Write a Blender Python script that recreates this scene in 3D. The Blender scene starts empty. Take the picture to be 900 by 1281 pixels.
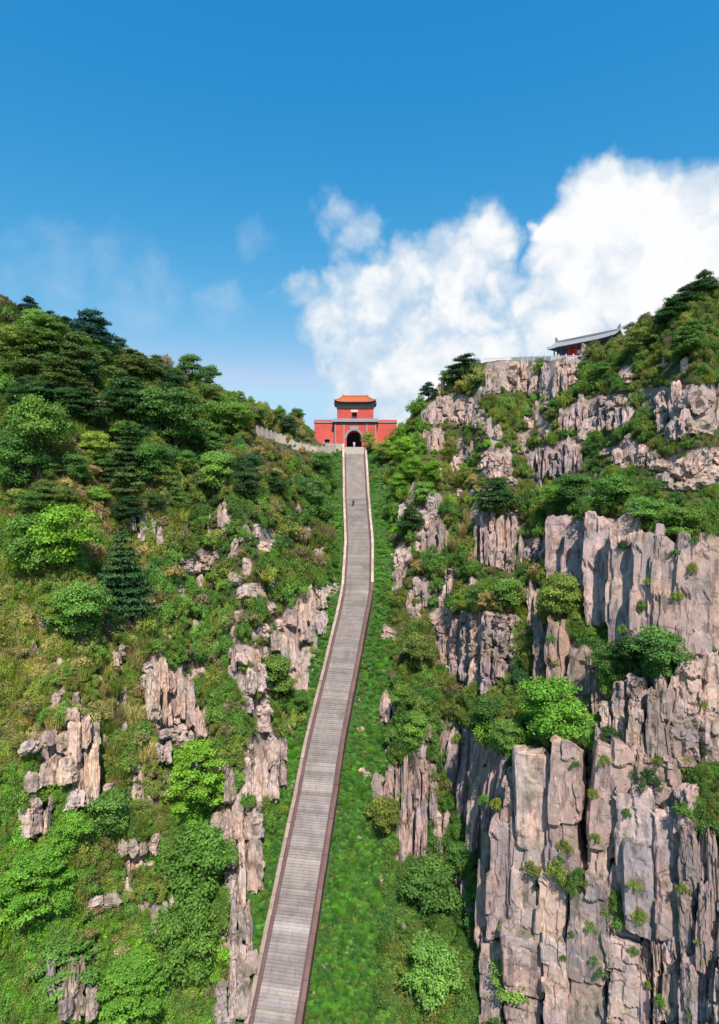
import bpy, bmesh, math, random
import numpy as np
from mathutils import Vector, Matrix, noise as mnoise
from mathutils.bvhtree import BVHTree

SC = bpy.context.scene
COL = SC.collection
random.seed(7)
RNG = np.random.default_rng(7)
R = math.radians
PI = math.pi

# ------------------------------------------------------------------ camera
F = 700.0                      # focal length in pixels of a 900 px wide picture
CX, CY, HOR = 450.0, 640.5, 600.0
PITCH = math.atan((CY - HOR) / F)
cam_d = bpy.data.cameras.new('camera')
cam_d.sensor_fit = 'HORIZONTAL'
cam_d.sensor_width = 36.0
cam_d.lens = 36.0 * F / 900.0
cam_d.clip_start = 0.5
cam_d.clip_end = 20000
cam = bpy.data.objects.new('camera', cam_d)
COL.objects.link(cam)
cam.rotation_euler = (PI / 2 - PITCH, 0, 0)
SC.camera = cam

# ------------------------------------------------------------------ light
SUN_EL, SUN_AZ = 54.0, -10.0   # azimuth: degrees to the left of straight behind the camera
to_sun = Vector((-math.sin(R(SUN_AZ)) * math.cos(R(SUN_EL)), -math.cos(R(SUN_AZ)) * math.cos(R(SUN_EL)), math.sin(R(SUN_EL))))
sl = bpy.data.lights.new('sun', 'SUN')
sl.energy = 4.4
sl.angle = R(0.5)
sl.color = (1.0, 0.955, 0.88)
so = bpy.data.objects.new('sun', sl)
COL.objects.link(so)
so.rotation_euler = to_sun.to_track_quat('Z', 'Y').to_euler()
SC.view_settings.view_transform = 'Standard'
SC.view_settings.look = 'None'
SC.view_settings.exposure = 0.34
SC.view_settings.gamma = 1.0

# ------------------------------------------------------------------ node helpers
class NT:
    def __init__(s, tree):
        s.t = tree
        s.n = tree.nodes
        s.l = tree.links
    def new(s, typ, **kw):
        nd = s.n.new(typ)
        for k, v in kw.items():
            setattr(nd, k, v)
        return nd
    def put(s, sock, v):
        if isinstance(v, bpy.types.NodeSocket):
            s.l.new(v, sock)
        elif v is not None:
            sock.default_value = v
    def math(s, op, a, b=None, c=None, clamp=False):
        nd = s.new('ShaderNodeMath', operation=op, use_clamp=clamp)
        for i, v in enumerate((a, b, c)):
            s.put(nd.inputs[i], v)
        return nd.outputs[0]
    def vmath(s, op, a, b=None):
        nd = s.new('ShaderNodeVectorMath', operation=op)
        s.put(nd.inputs[0], a)
        s.put(nd.inputs[1], b)
        return nd.outputs['Value'] if op in ('LENGTH', 'DISTANCE', 'DOT_PRODUCT') else nd.outputs[0]
    def mix(s, f, a, b, blend='MIX'):
        nd = s.new('ShaderNodeMix', data_type='RGBA', blend_type=blend)
        s.put(nd.inputs[0], f)
        s.put(nd.inputs[6], a)
        s.put(nd.inputs[7], b)
        return nd.outputs[2]
    def noise(s, vec, scale, detail=4, rough=0.55, dist=0.0):
        nd = s.new('ShaderNodeTexNoise')
        s.put(nd.inputs['Vector'], vec)
        nd.inputs['Scale'].default_value = scale
        nd.inputs['Detail'].default_value = detail
        nd.inputs['Roughness'].default_value = rough
        nd.inputs['Distortion'].default_value = dist
        return nd.outputs[0]
    def ramp(s, v, lo, hi, a=0.0, b=1.0, smooth=True):
        nd = s.new('ShaderNodeMapRange', interpolation_type='SMOOTHSTEP' if smooth else 'LINEAR')
        s.put(nd.inputs[0], v)
        for i, x in enumerate((lo, hi, a, b)):
            nd.inputs[i + 1].default_value = x
        return nd.outputs[0]
    def mapping(s, vec, scale):
        nd = s.new('ShaderNodeMapping')
        s.put(nd.inputs[0], vec)
        nd.inputs['Scale'].default_value = scale
        return nd.outputs[0]

def C4(c):
    return (c[0], c[1], c[2], 1.0)

def pixdir(px, py):
    """world direction of a picture position (depth along the view axis = 1)"""
    dx = (px - CX) / F
    dy = -(py - CY) / F
    c, s = math.cos(PITCH), math.sin(PITCH)
    return dx, c + s * dy, -s + c * dy

def P3(px, py, d):
    a, b, c = pixdir(px, py)
    return Vector((a * d, b * d, c * d))

# ------------------------------------------------------------------ world: sky with cumulus
wd = bpy.data.worlds.new('World')
SC.world = wd
wd.use_nodes = True
w = NT(wd.node_tree)
w.n.clear()
sky = w.new('ShaderNodeTexSky', sky_type='NISHITA')
sky.sun_disc = False
sky.sun_elevation = R(SUN_EL)
sky.sun_rotation = math.atan2(to_sun.x, to_sun.y)
sky.altitude = 1400
sky.air_density = 1.0
sky.dust_density = 0.6
sky.ozone_density = 2.5
tc = w.new('ShaderNodeTexCoord')
dirv = w.vmath('NORMALIZE', tc.outputs['Generated'])
BLOBS = [  # picture x, y, radius, weight
    (748, 250, 50, 1.5), (775, 280, 68, 1.6), (725, 300, 58, 1.5), (690, 285, 28, 1.2), (820, 290, 70, 1.6), (872, 268, 54, 1.5), (930, 290, 80, 1.5),
    (800, 350, 90, 1.7), (725, 370, 72, 1.4), (880, 350, 90, 1.7), (692, 330, 40, 1.2), (690, 410, 70, 1.0),
    (608, 292, 46, 1.1), (575, 330, 58, 1.1), (628, 350, 34, .8), (515, 352, 54, 1.0), (470, 385, 62, 1.0), (412, 395, 50, .95), (380, 370, 30, .6),
    (420, 268, 28, .40), (446, 296, 32, .46), (475, 330, 34, .5), (540, 420, 80, .9), (600, 440, 80, .9), (490, 460, 70, .9), (520, 500, 80, .9), (440, 440, 50, .8), (455, 500, 40, .75), (620, 500, 80, .75),
    ]
WISPS = [(75, 325, 75, .9), (190, 358, 62, .8), (283, 383, 42, 1.0), (318, 305, 26, .7), (140, 345, 70, .7), (120, 330, 50, .6)]
n_big = w.noise(dirv, 9.0, 7, 0.60)
n_det = w.noise(dirv, 34.0, 5, 0.6)
warp = w.new('ShaderNodeTexNoise')
w.put(warp.inputs['Vector'], dirv)
warp.inputs['Scale'].default_value = 14.0
warp.inputs['Detail'].default_value = 4
wv = w.vmath('SUBTRACT', warp.outputs['Color'], (0.5, 0.5, 0.5))
sc_ = w.new('ShaderNodeVectorMath', operation='SCALE')
w.put(sc_.inputs[0], wv)
sc_.inputs['Scale'].default_value = 0.085
dirw = w.vmath('ADD', dirv, sc_.outputs[0])
def blob_field(blobs):
    field = None
    for (bx, by, br, bw) in blobs:
        v = Vector(pixdir(bx, by))
        rr = br / F / v.length
        v.normalize()
        q = w.math('MULTIPLY', w.vmath('DISTANCE', dirw, tuple(v)), 1.0 / rr)
        q = w.math('MULTIPLY', q, q)
        q = w.math('MULTIPLY_ADD', q, -bw * 0.8, bw)
        field = q if field is None else w.math('SMOOTH_MAX', field, q, 0.12)
    return field
field = blob_field(BLOBS)
wisp = w.math('ADD', blob_field(WISPS), w.math('MULTIPLY_ADD', n_big, 2.4, -1.35))
wisp = w.math('MULTIPLY', w.ramp(wisp, 0.0, 1.3), 0.42)
def billow(vec, scale):
    v_ = w.new('ShaderNodeTexVoronoi', feature='F1')
    w.put(v_.inputs['Vector'], vec)
    v_.inputs['Scale'].default_value = scale
    return v_.outputs['Distance']
fine_w = w.new('ShaderNodeTexNoise')
w.put(fine_w.inputs['Vector'], dirv)
fine_w.inputs['Scale'].default_value = 60.0
fine_w.inputs['Detail'].default_value = 5
fw = w.new('ShaderNodeVectorMath', operation='SCALE')
w.put(fw.inputs[0], w.vmath('SUBTRACT', fine_w.outputs['Color'], (0.5, 0.5, 0.5)))
fw.inputs['Scale'].default_value = 0.022
dirb = w.vmath('ADD', dirw, fw.outputs[0])
b1, b2 = billow(dirb, 17.0), billow(dirb, 42.0)
bil = w.math('ADD', w.math('MULTIPLY_ADD', b1, -0.55, 0.27), w.math('MULTIPLY_ADD', b2, -0.22, 0.11))
f2 = w.math('ADD', field, bil)
f2 = w.math('ADD', f2, w.math('MULTIPLY_ADD', n_big, 1.0, -0.47))
f2 = w.math('ADD', f2, w.math('MULTIPLY_ADD', n_det, 0.32, -0.16))
mask = w.math('MAXIMUM', w.ramp(f2, -0.04, 0.98), wisp)
# inner modelling of the cloud: thick = white, thin and hollow = soft blue grey
shade_n = w.noise(w.vmath('ADD', dirw, (0.02, 0.0, -0.035)), 11.0, 5, 0.55)
shade = w.ramp(w.math('ADD', w.math('ADD', w.math('MULTIPLY', f2, 0.34), shade_n), w.math('MULTIPLY', bil, 0.35)), 0.54, 1.04)
cloud_c = w.mix(shade, (3.3, 3.95, 4.6, 1), (5.2, 5.22, 5.27, 1))
hsv = w.new('ShaderNodeHueSaturation')
hsv.inputs['Saturation'].default_value = 1.12
hsv.inputs['Value'].default_value = 1.0
w.put(hsv.inputs['Color'], sky.outputs[0])
skyc = w.mix(1.0, hsv.outputs[0], (0.80, 1.16, 1.20, 1), 'MULTIPLY')
# clear mountain air as a polarising filter shows it: deep blue aloft, pale towards the horizon
sp = w.new('ShaderNodeSeparateColor')
w.put(sp.inputs[0], skyc)
cb = w.new('ShaderNodeCombineColor')
for i, (gain, ref, ex, mx_) in enumerate(((1.98, 1.47, 2.15, 2.5), (3.25, 4.02, 0.76, 3.9), (4.60, 6.94, 0.40, 5.0))):
    q = w.math('POWER', w.math('MULTIPLY', sp.outputs[i], 1.0 / ref), ex)
    w.put(cb.inputs[i], w.math('MINIMUM', w.math('MULTIPLY', q, gain), mx_))
final = w.mix(mask, cb.outputs[0], cloud_c)
bg = w.new('ShaderNodeBackground')
w.put(bg.inputs['Color'], final)
bg.inputs['Strength'].default_value = 0.15
wo = w.new('ShaderNodeOutputWorld')
w.l.new(bg.outputs[0], wo.inputs[0])

# ------------------------------------------------------------------ materials
def new_mat(name):
    m = bpy.data.materials.new(name)
    m.use_nodes = True
    t = NT(m.node_tree)
    bs = t.n['Principled BSDF']
    bs.inputs['Roughness'].default_value = 0.85
    bs.inputs['Specular IOR Level'].default_value = 0.25
    return m, t, bs

def bump(t, bs, h, strength, dist):
    b = t.new('ShaderNodeBump')
    b.inputs['Strength'].default_value = strength
    b.inputs['Distance'].default_value = dist
    t.put(b.inputs['Height'], h)
    t.l.new(b.outputs[0], bs.inputs['Normal'])

def simple_mat(name, col, var=0.25, scale=3.0, rough=0.85, bmp=0.02):
    m, t, bs = new_mat(name)
    g = t.new('ShaderNodeNewGeometry')
    n1 = t.noise(g.outputs['Position'], scale, 5)
    n2 = t.noise(g.outputs['Position'], scale * 5, 3)
    oi = t.new('ShaderNodeObjectInfo')
    k = t.math('ADD', t.math('MULTIPLY_ADD', n1, 2 * var, 1 - var), t.math('MULTIPLY_ADD', n2, var, -var / 2))
    k = t.math('MULTIPLY', k, t.math('MULTIPLY_ADD', oi.outputs['Random'], var * 0.6, 1 - var * 0.3))
    c = t.mix(1.0, C4(col), k, 'MULTIPLY')
    t.put(bs.inputs['Base Color'], c)
    bs.inputs['Roughness'].default_value = rough
    if bmp:
        bump(t, bs, n2, 0.6, bmp)
    return m

def rock_nodes(t, pos):
    """pinkish jointed granite; returns colour and height"""
    stre = t.mapping(pos, (1.0, 1.0, 0.11))
    n_st = t.noise(stre, 1.3, 6, 0.62, 0.3)
    n_fine = t.noise(t.mapping(pos, (1, 1, 0.22)), 4.2, 5, 0.65)
    n_blk = t.noise(pos, 0.22, 4, 0.55)
    n_mid = t.noise(pos, 0.9, 5, 0.6)
    n_v = t.noise(t.mapping(pos, (1.2, 1.2, 0.09)), 1.0, 6, 0.6, 0.25)
    n_h = t.noise(t.mapping(pos, (0.35, 0.35, 1.5)), 1.0, 6, 0.65, 0.4)
    n_gr = t.noise(pos, 7.0, 6, 0.7)
    crack = t.ramp(n_v, 0.36, 0.47)
    crack2 = t.ramp(n_h, 0.30, 0.40)
    base = t.mix(t.ramp(n_blk, 0.36, 0.64), (0.47, 0.325, 0.262, 1), (0.33, 0.268, 0.25, 1))
    base = t.mix(t.ramp(n_mid, 0.48, 0.75), base, (0.58, 0.42, 0.335, 1))
    base = t.mix(t.math('MULTIPLY', t.ramp(n_st, 0.52, 0.72), 0.52), base, (0.19, 0.15, 0.15, 1))
    base = t.mix(t.math('MULTIPLY', t.ramp(n_fine, 0.52, 0.75), 0.5), base, (0.66, 0.51, 0.43, 1))
    base = t.mix(t.math('MULTIPLY', t.math('SUBTRACT', 1.0, crack), 0.6), base, (0.12, 0.09, 0.088, 1))
    base = t.mix(t.math('MULTIPLY', t.math('SUBTRACT', 1.0, crack2), 0.5), base, (0.15, 0.11, 0.10, 1))
    base = t.mix(1.0, base, t.math('MULTIPLY_ADD', n_gr, 0.7, 0.65), 'MULTIPLY')
    h = t.math('ADD', t.math('MULTIPLY', n_st, 0.9), t.math('MULTIPLY', n_fine, 0.35))
    h = t.math('ADD', h, t.math('MULTIPLY', crack, 0.6))
    h = t.math('ADD', h, t.math('MULTIPLY', crack2, 0.5))
    h = t.math('ADD', h, t.math('MULTIPLY', n_gr, 0.25))
    return base, h

def make_rock_mat():
    m, t, bs = new_mat('rock')
    g = t.new('ShaderNodeNewGeometry')
    oi = t.new('ShaderNodeObjectInfo')
    pos = g.outputs['Position']
    base, h = rock_nodes(t, pos)
    tint = t.new('ShaderNodeAttribute', attribute_type='INSTANCER', attribute_name='tint')
    base = t.mix(1.0, base, tint.outputs['Color'], 'MULTIPLY')
    base = t.mix(1.0, base, t.math('MULTIPLY_ADD', oi.outputs['Random'], 0.34, 0.83), 'MULTIPLY')
    # lichen and moss in patches, mostly on ledges
    sep = t.new('ShaderNodeSeparateXYZ')
    t.put(sep.inputs[0], g.outputs['Normal'])
    nm = t.noise(pos, 0.55, 5, 0.65)
    moss = t.math('MULTIPLY', t.ramp(t.math('MULTIPLY_ADD', sep.outputs[2], 0.16, nm), 0.56, 0.74), 0.62)
    base = t.mix(moss, base, (0.115, 0.105, 0.04, 1))
    t.put(bs.inputs['Base Color'], base)
    bs.inputs['Roughness'].default_value = 0.92
    bump(t, bs, h, 0.65, 0.24)
    return m

def make_ground_mat():
    m, t, bs = new_mat('hillside_ground')
    g = t.new('ShaderNodeNewGeometry')
    pos = g.outputs['Position']
    rock, h = rock_nodes(t, pos)
    a = t.new('ShaderNodeAttribute', attribute_type='GEOMETRY', attribute_name='rock')
    ga = t.new('ShaderNodeAttribute', attribute_type='GEOMETRY', attribute_name='grass')
    n1 = t.noise(pos, 0.35, 5, 0.6)
    n2 = t.noise(pos, 2.6, 5, 0.7)
    soil = t.mix(t.ramp(n1, 0.4, 0.62), (0.075, 0.085, 0.028, 1), (0.15, 0.115, 0.055, 1))
    soil = t.mix(t.ramp(n2, 0.42, 0.7), soil, (0.045, 0.062, 0.02, 1))
    soil = t.mix(ga.outputs['Fac'], soil, (0.055, 0.11, 0.026, 1))
    k = t.ramp(t.math('ADD', a.outputs['Fac'], t.math('MULTIPLY_ADD', n2, 0.5, -0.25)), 0.42, 0.62)
    t.put(bs.inputs['Base Color'], t.mix(k, soil, rock))
    bs.inputs['Roughness'].default_value = 0.95
    bump(t, bs, t.math('ADD', h, n2), 0.8, 0.25)
    return m

def make_leaf_mat(name, trans=0.25):
    m, t, bs = new_mat(name)
    tint = t.new('ShaderNodeAttribute', attribute_type='INSTANCER', attribute_name='tint')
    rnd = t.new('ShaderNodeAttribute', attribute_type='GEOMETRY', attribute_name='rnd')
    oi = t.new('ShaderNodeObjectInfo')
    k = t.math('MULTIPLY_ADD', rnd.outputs['Fac'], 0.75, 0.62)
    k = t.math('MULTIPLY', k, t.math('MULTIPLY_ADD', oi.outputs['Random'], 0.36, 0.82))
    c = t.mix(1.0, tint.outputs['Color'], k, 'MULTIPLY')
    c = t.mix(t.ramp(rnd.outputs['Fac'], 0.86, 1.0), c, t.mix(1.0, c, (1.7, 1.35, 0.9, 1), 'MULTIPLY'))
    t.put(bs.inputs['Base Color'], c)
    bs.inputs['Roughness'].default_value = 0.62
    bs.inputs['Specular IOR Level'].default_value = 0.22
    tr = t.new('ShaderNodeBsdfTranslucent')
    t.put(tr.inputs['Color'], t.mix(1.0, c, (1.15, 1.25, 0.6, 1), 'MULTIPLY'))
    mx = t.new('ShaderNodeMixShader')
    mx.inputs[0].default_value = trans
    t.l.new(bs.outputs[0], mx.inputs[1])
    t.l.new(tr.outputs[0], mx.inputs[2])
    t.l.new(mx.outputs[0], t.n['Material Output'].inputs[0])
    return m

M_ROCK = make_rock_mat()
M_GROUND = make_ground_mat()
M_LEAF = make_leaf_mat('foliage', 0.32)
M_BARK = simple_mat('bark', (0.11, 0.085, 0.065), 0.35, 6)

def make_tinted(name, col, var, scale, bmp):
    m, t, bs = new_mat(name)
    g = t.new('ShaderNodeNewGeometry')
    oi = t.new('ShaderNodeObjectInfo')
    n1 = t.noise(g.outputs['Position'], scale, 6, 0.65)
    n2 = t.noise(g.outputs['Position'], scale * 7, 4, 0.6)
    tint = t.new('ShaderNodeAttribute', attribute_type='INSTANCER', attribute_name='tint')
    c = t.mix(1.0, C4(col), tint.outputs['Color'], 'MULTIPLY')
    k = t.math('MULTIPLY_ADD', n1, 2 * var, 1 - var)
    k = t.math('MULTIPLY', k, t.math('MULTIPLY_ADD', oi.outputs['Random'], 0.3, 0.85))
    k = t.math('MULTIPLY', k, t.math('MULTIPLY_ADD', n2, 0.5, 0.75))
    c = t.mix(1.0, c, k, 'MULTIPLY')
    n3 = t.noise(g.outputs['Position'], scale * 0.45, 5, 0.65)
    c = t.mix(t.math('MULTIPLY', t.ramp(n3, 0.50, 0.70), 0.5), c, (0.17, 0.125, 0.115, 1))
    t.put(bs.inputs['Base Color'], c)
    bs.inputs['Roughness'].default_value = 0.9
    bump(t, bs, n2, 0.7, bmp)
    return m

M_STEP = make_tinted('step_stone', (0.325, 0.272, 0.245), 0.42, 0.55, 0.03)
M_COPE = make_tinted('coping_stone', (0.41, 0.30, 0.24), 0.35, 1.3, 0.04)
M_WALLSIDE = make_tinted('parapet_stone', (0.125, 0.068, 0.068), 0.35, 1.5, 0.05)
M_RED = simple_mat('red_plaster', (0.63, 0.105, 0.082), 0.30, 0.45, 0.85, 0.01)
M_GREY = simple_mat('grey_stone', (0.33, 0.315, 0.315), 0.2, 2.0)
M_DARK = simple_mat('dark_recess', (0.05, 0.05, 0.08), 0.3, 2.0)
M_TILE_O = simple_mat('orange_tile', (0.50, 0.13, 0.045), 0.3, 2.5, 0.5)
M_TILE_G = simple_mat('grey_tile', (0.30, 0.28, 0.29), 0.3, 2.5, 0.7)
M_EAVE = simple_mat('eave_paint', (0.075, 0.10, 0.15), 0.5, 4.0, 0.6)
M_WHITE = simple_mat('white_stone', (0.70, 0.67, 0.63), 0.12, 2.0)
M_REDPAINT = simple_mat('red_paint', (0.55, 0.03, 0.02), 0.15, 3.0, 0.5)
M_PALE = simple_mat('pale_stone', (0.54, 0.44, 0.375), 0.25, 2.5)
M_METAL = simple_mat('dark_metal', (0.03, 0.03, 0.032), 0.2, 3.0, 0.5)
M_CLOTH_D = simple_mat('dark_cloth', (0.035, 0.033, 0.04), 0.2, 8.0)
M_CLOTH_T = simple_mat('trouser_cloth', (0.05, 0.045, 0.05), 0.2, 8.0)
M_CLOTH_W = simple_mat('pale_cloth', (0.65, 0.62, 0.60), 0.1, 8.0)
M_SKIN = simple_mat('skin', (0.42, 0.25, 0.18), 0.08, 8.0, 0.6, 0)
M_HAIR = simple_mat('hair', (0.015, 0.012, 0.011), 0.2, 20.0, 0.5, 0)

# ------------------------------------------------------------------ object helpers
def tag(o, label=None, cat=None, group=None, kind=None):
    if label: o['label'] = label
    if cat: o['category'] = cat
    if group: o['group'] = group
    if kind: o['kind'] = kind
    return o

def empty(name, loc, rz=0.0):
    o = bpy.data.objects.new(name, None)
    COL.objects.link(o)
    o.location = loc
    o.rotation_euler = (0, 0, rz)
    o.empty_display_size = 0.5
    return o

def mesh_obj(name, me, parent=None, M=None):
    o = bpy.data.objects.new(name, me)
    COL.objects.link(o)
    if parent is not None:
        o.parent = parent
    if M is not None:
        o.matrix_basis = M
    o['tint'] = (1.0, 1.0, 1.0)
    return o

class MB:
    """collects shapes, builds one mesh object"""
    def __init__(s):
        s.v, s.f = [], []
    def add(s, verts, faces):
        b = len(s.v)
        s.v += [tuple(x) for x in verts]
        s.f += [tuple(i + b for i in fc) for fc in faces]
        return s
    def box(s, x0, x1, y0, y1, z0, z1):
        return s.add([(x0, y0, z0), (x1, y0, z0), (x1, y1, z0), (x0, y1, z0), (x0, y0, z1), (x1, y0, z1), (x1, y1, z1), (x0, y1, z1)],
                     [(0, 3, 2, 1), (4, 5, 6, 7), (0, 1, 5, 4), (1, 2, 6, 5), (2, 3, 7, 6), (3, 0, 4, 7)])
    def prism(s, pts, y0, y1):
        """outline in x,z pulled along y"""
        n = len(pts)
        vs = [(p[0], y0, p[1]) for p in pts] + [(p[0], y1, p[1]) for p in pts]
        fs = [tuple(range(n)), tuple(range(2 * n - 1, n - 1, -1))]
        fs += [(i, i + n, (i + 1) % n + n, (i + 1) % n) for i in range(n)]
        return s.add(vs, fs)
    def tube(s, pts, rad, n=6):
        rings = []
        for i, p in enumerate(pts):
            p = Vector(p)
            a = Vector(pts[max(i - 1, 0)])
            b = Vector(pts[min(i + 1, len(pts) - 1)])
            q = (b - a).normalized().to_track_quat('Z', 'Y')
            rings.append([p + q @ Vector((math.cos(2 * PI * k / n) * rad[i], math.sin(2 * PI * k / n) * rad[i], 0)) for k in range(n)])
        vs = [v for r_ in rings for v in r_]
        fs = []
        for i in range(len(pts) - 1):
            for k in range(n):
                fs.append((i * n + k, i * n + (k + 1) % n, (i + 1) * n + (k + 1) % n, (i + 1) * n + k))
        fs.append(tuple(range(n - 1, -1, -1)))
        fs.append(tuple(range((len(pts) - 1) * n, len(pts) * n)))
        return s.add(vs, fs)
    def mesh(s, name, mat, smooth=False, bevel=0.0):
        me = bpy.data.meshes.new(name)
        me.from_pydata(s.v, [], s.f)
        me.validate()
        bm = bmesh.new()
        bm.from_mesh(me)
        bmesh.ops.recalc_face_normals(bm, faces=bm.faces)
        if bevel:
            bmesh.ops.bevel(bm, geom=list(bm.edges), offset=bevel, segments=1, affect='EDGES')
        bm.to_mesh(me)
        bm.free()
        if smooth:
            me.polygons.foreach_set('use_smooth', [True] * len(me.polygons))
        me.materials.append(mat)
        return me
    def build(s, name, mat, parent=None, M=None, smooth=False, bevel=0.0):
        return mesh_obj(name, s.mesh(name, mat, smooth, bevel), parent, M)

# ------------------------------------------------------------------ stairway centre line (picture x, y, depth in metres)
ST = [(305, 1480, 51.2), (336, 1320, 57.4), (365.3, 1160, 66), (383.6, 1060, 73), (398.4, 980, 79.5), (402.7, 950, 82), (412, 905, 86.5), (419.7, 870, 90.5), (426.7, 840, 94),
      (434.7, 800, 98.5), (443.5, 760, 103), (447.3, 740, 106), (449.6, 680, 117), (446.3, 632, 126), (444.3, 575, 138), (443.4, 559, 141.5)]
STW = np.array([tuple(P3(*p)) for p in ST])
SY, SX, SZ = STW[:, 1], STW[:, 0], STW[:, 2]
GATE_Z = float(SZ[-1])
_ys = np.linspace(SY[0], SY[-1], 700)
def _sm(a, k):
    ker = np.ones(k) / k
    return np.convolve(np.pad(a, (k // 2, k // 2), mode='reflect', reflect_type='odd'), ker, mode='valid')[:len(a)]
_xs = _sm(np.interp(_ys, SY, SX), 25)
_zs = _sm(np.interp(_ys, SY, SZ), 25)
def stair_x(y): return np.interp(y, _ys, _xs)
def stair_z(y):
    return np.interp(y, _ys, _zs) + 0.30 * np.maximum(y - _ys[-1] - 12, 0) + 0.6 * np.minimum(y - _ys[0], 0)

def ground_h(X, Y):
    """the gully with its two flanks, before the rock steps"""
    v = X - stair_x(Y)
    z = stair_z(Y) - 0.75
    wr = 4.4 + 3.2 * np.clip((112 - Y) / 45, 0, 1)
    right = np.maximum(v - 3.4, 0)
    z = z + 0.25 * np.minimum(right, wr) + 1.08 * np.maximum(right - wr, 0)
    left = np.maximum(-v - 3.4, 0)
    wl = 1.6
    z = z + 0.2 * np.minimum(left, wl) + 0.86 * np.maximum(left - wl, 0)
    return z

def base_depth(px, py):
    a, b, c = pixdir(px, py)
    d = np.full(px.shape, 210.0)
    done = np.zeros(px.shape, bool)
    for dd in np.arange(24.0, 205.0, 0.5):
        hit = (~done) & (ground_h(a * dd, b * dd) > c * dd)
        d[hit] = dd
        done |= hit
        if done.all(): break
    lo, hi = np.maximum(d - 0.5, 1), d.copy()
    for _ in range(12):
        mid = (lo + hi) / 2
        under = ground_h(a * mid, b * mid) > c * mid
        hi = np.where(under, mid, hi)
        lo = np.where(under, lo, mid)
    return hi

# skyline of the ground in the picture
SKY = [(-260, 270), (28, 396), (60, 404), (90, 416), (130, 440), (170, 449), (215, 462), (270, 482), (300, 495), (330, 508), (360, 522), (388, 535), (398, 553), (415, 560), (470, 560), (492, 553),
       (503, 535), (515, 518), (530, 502), (550, 486), (575, 470), (600, 454), (640, 450), (722, 447), (745, 440), (775, 424), (805, 403), (840, 381), (873, 363), (900, 352), (1160, 240)]
SKX = [p[0] for p in SKY]
SKYY = [p[1] for p in SKY]

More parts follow.
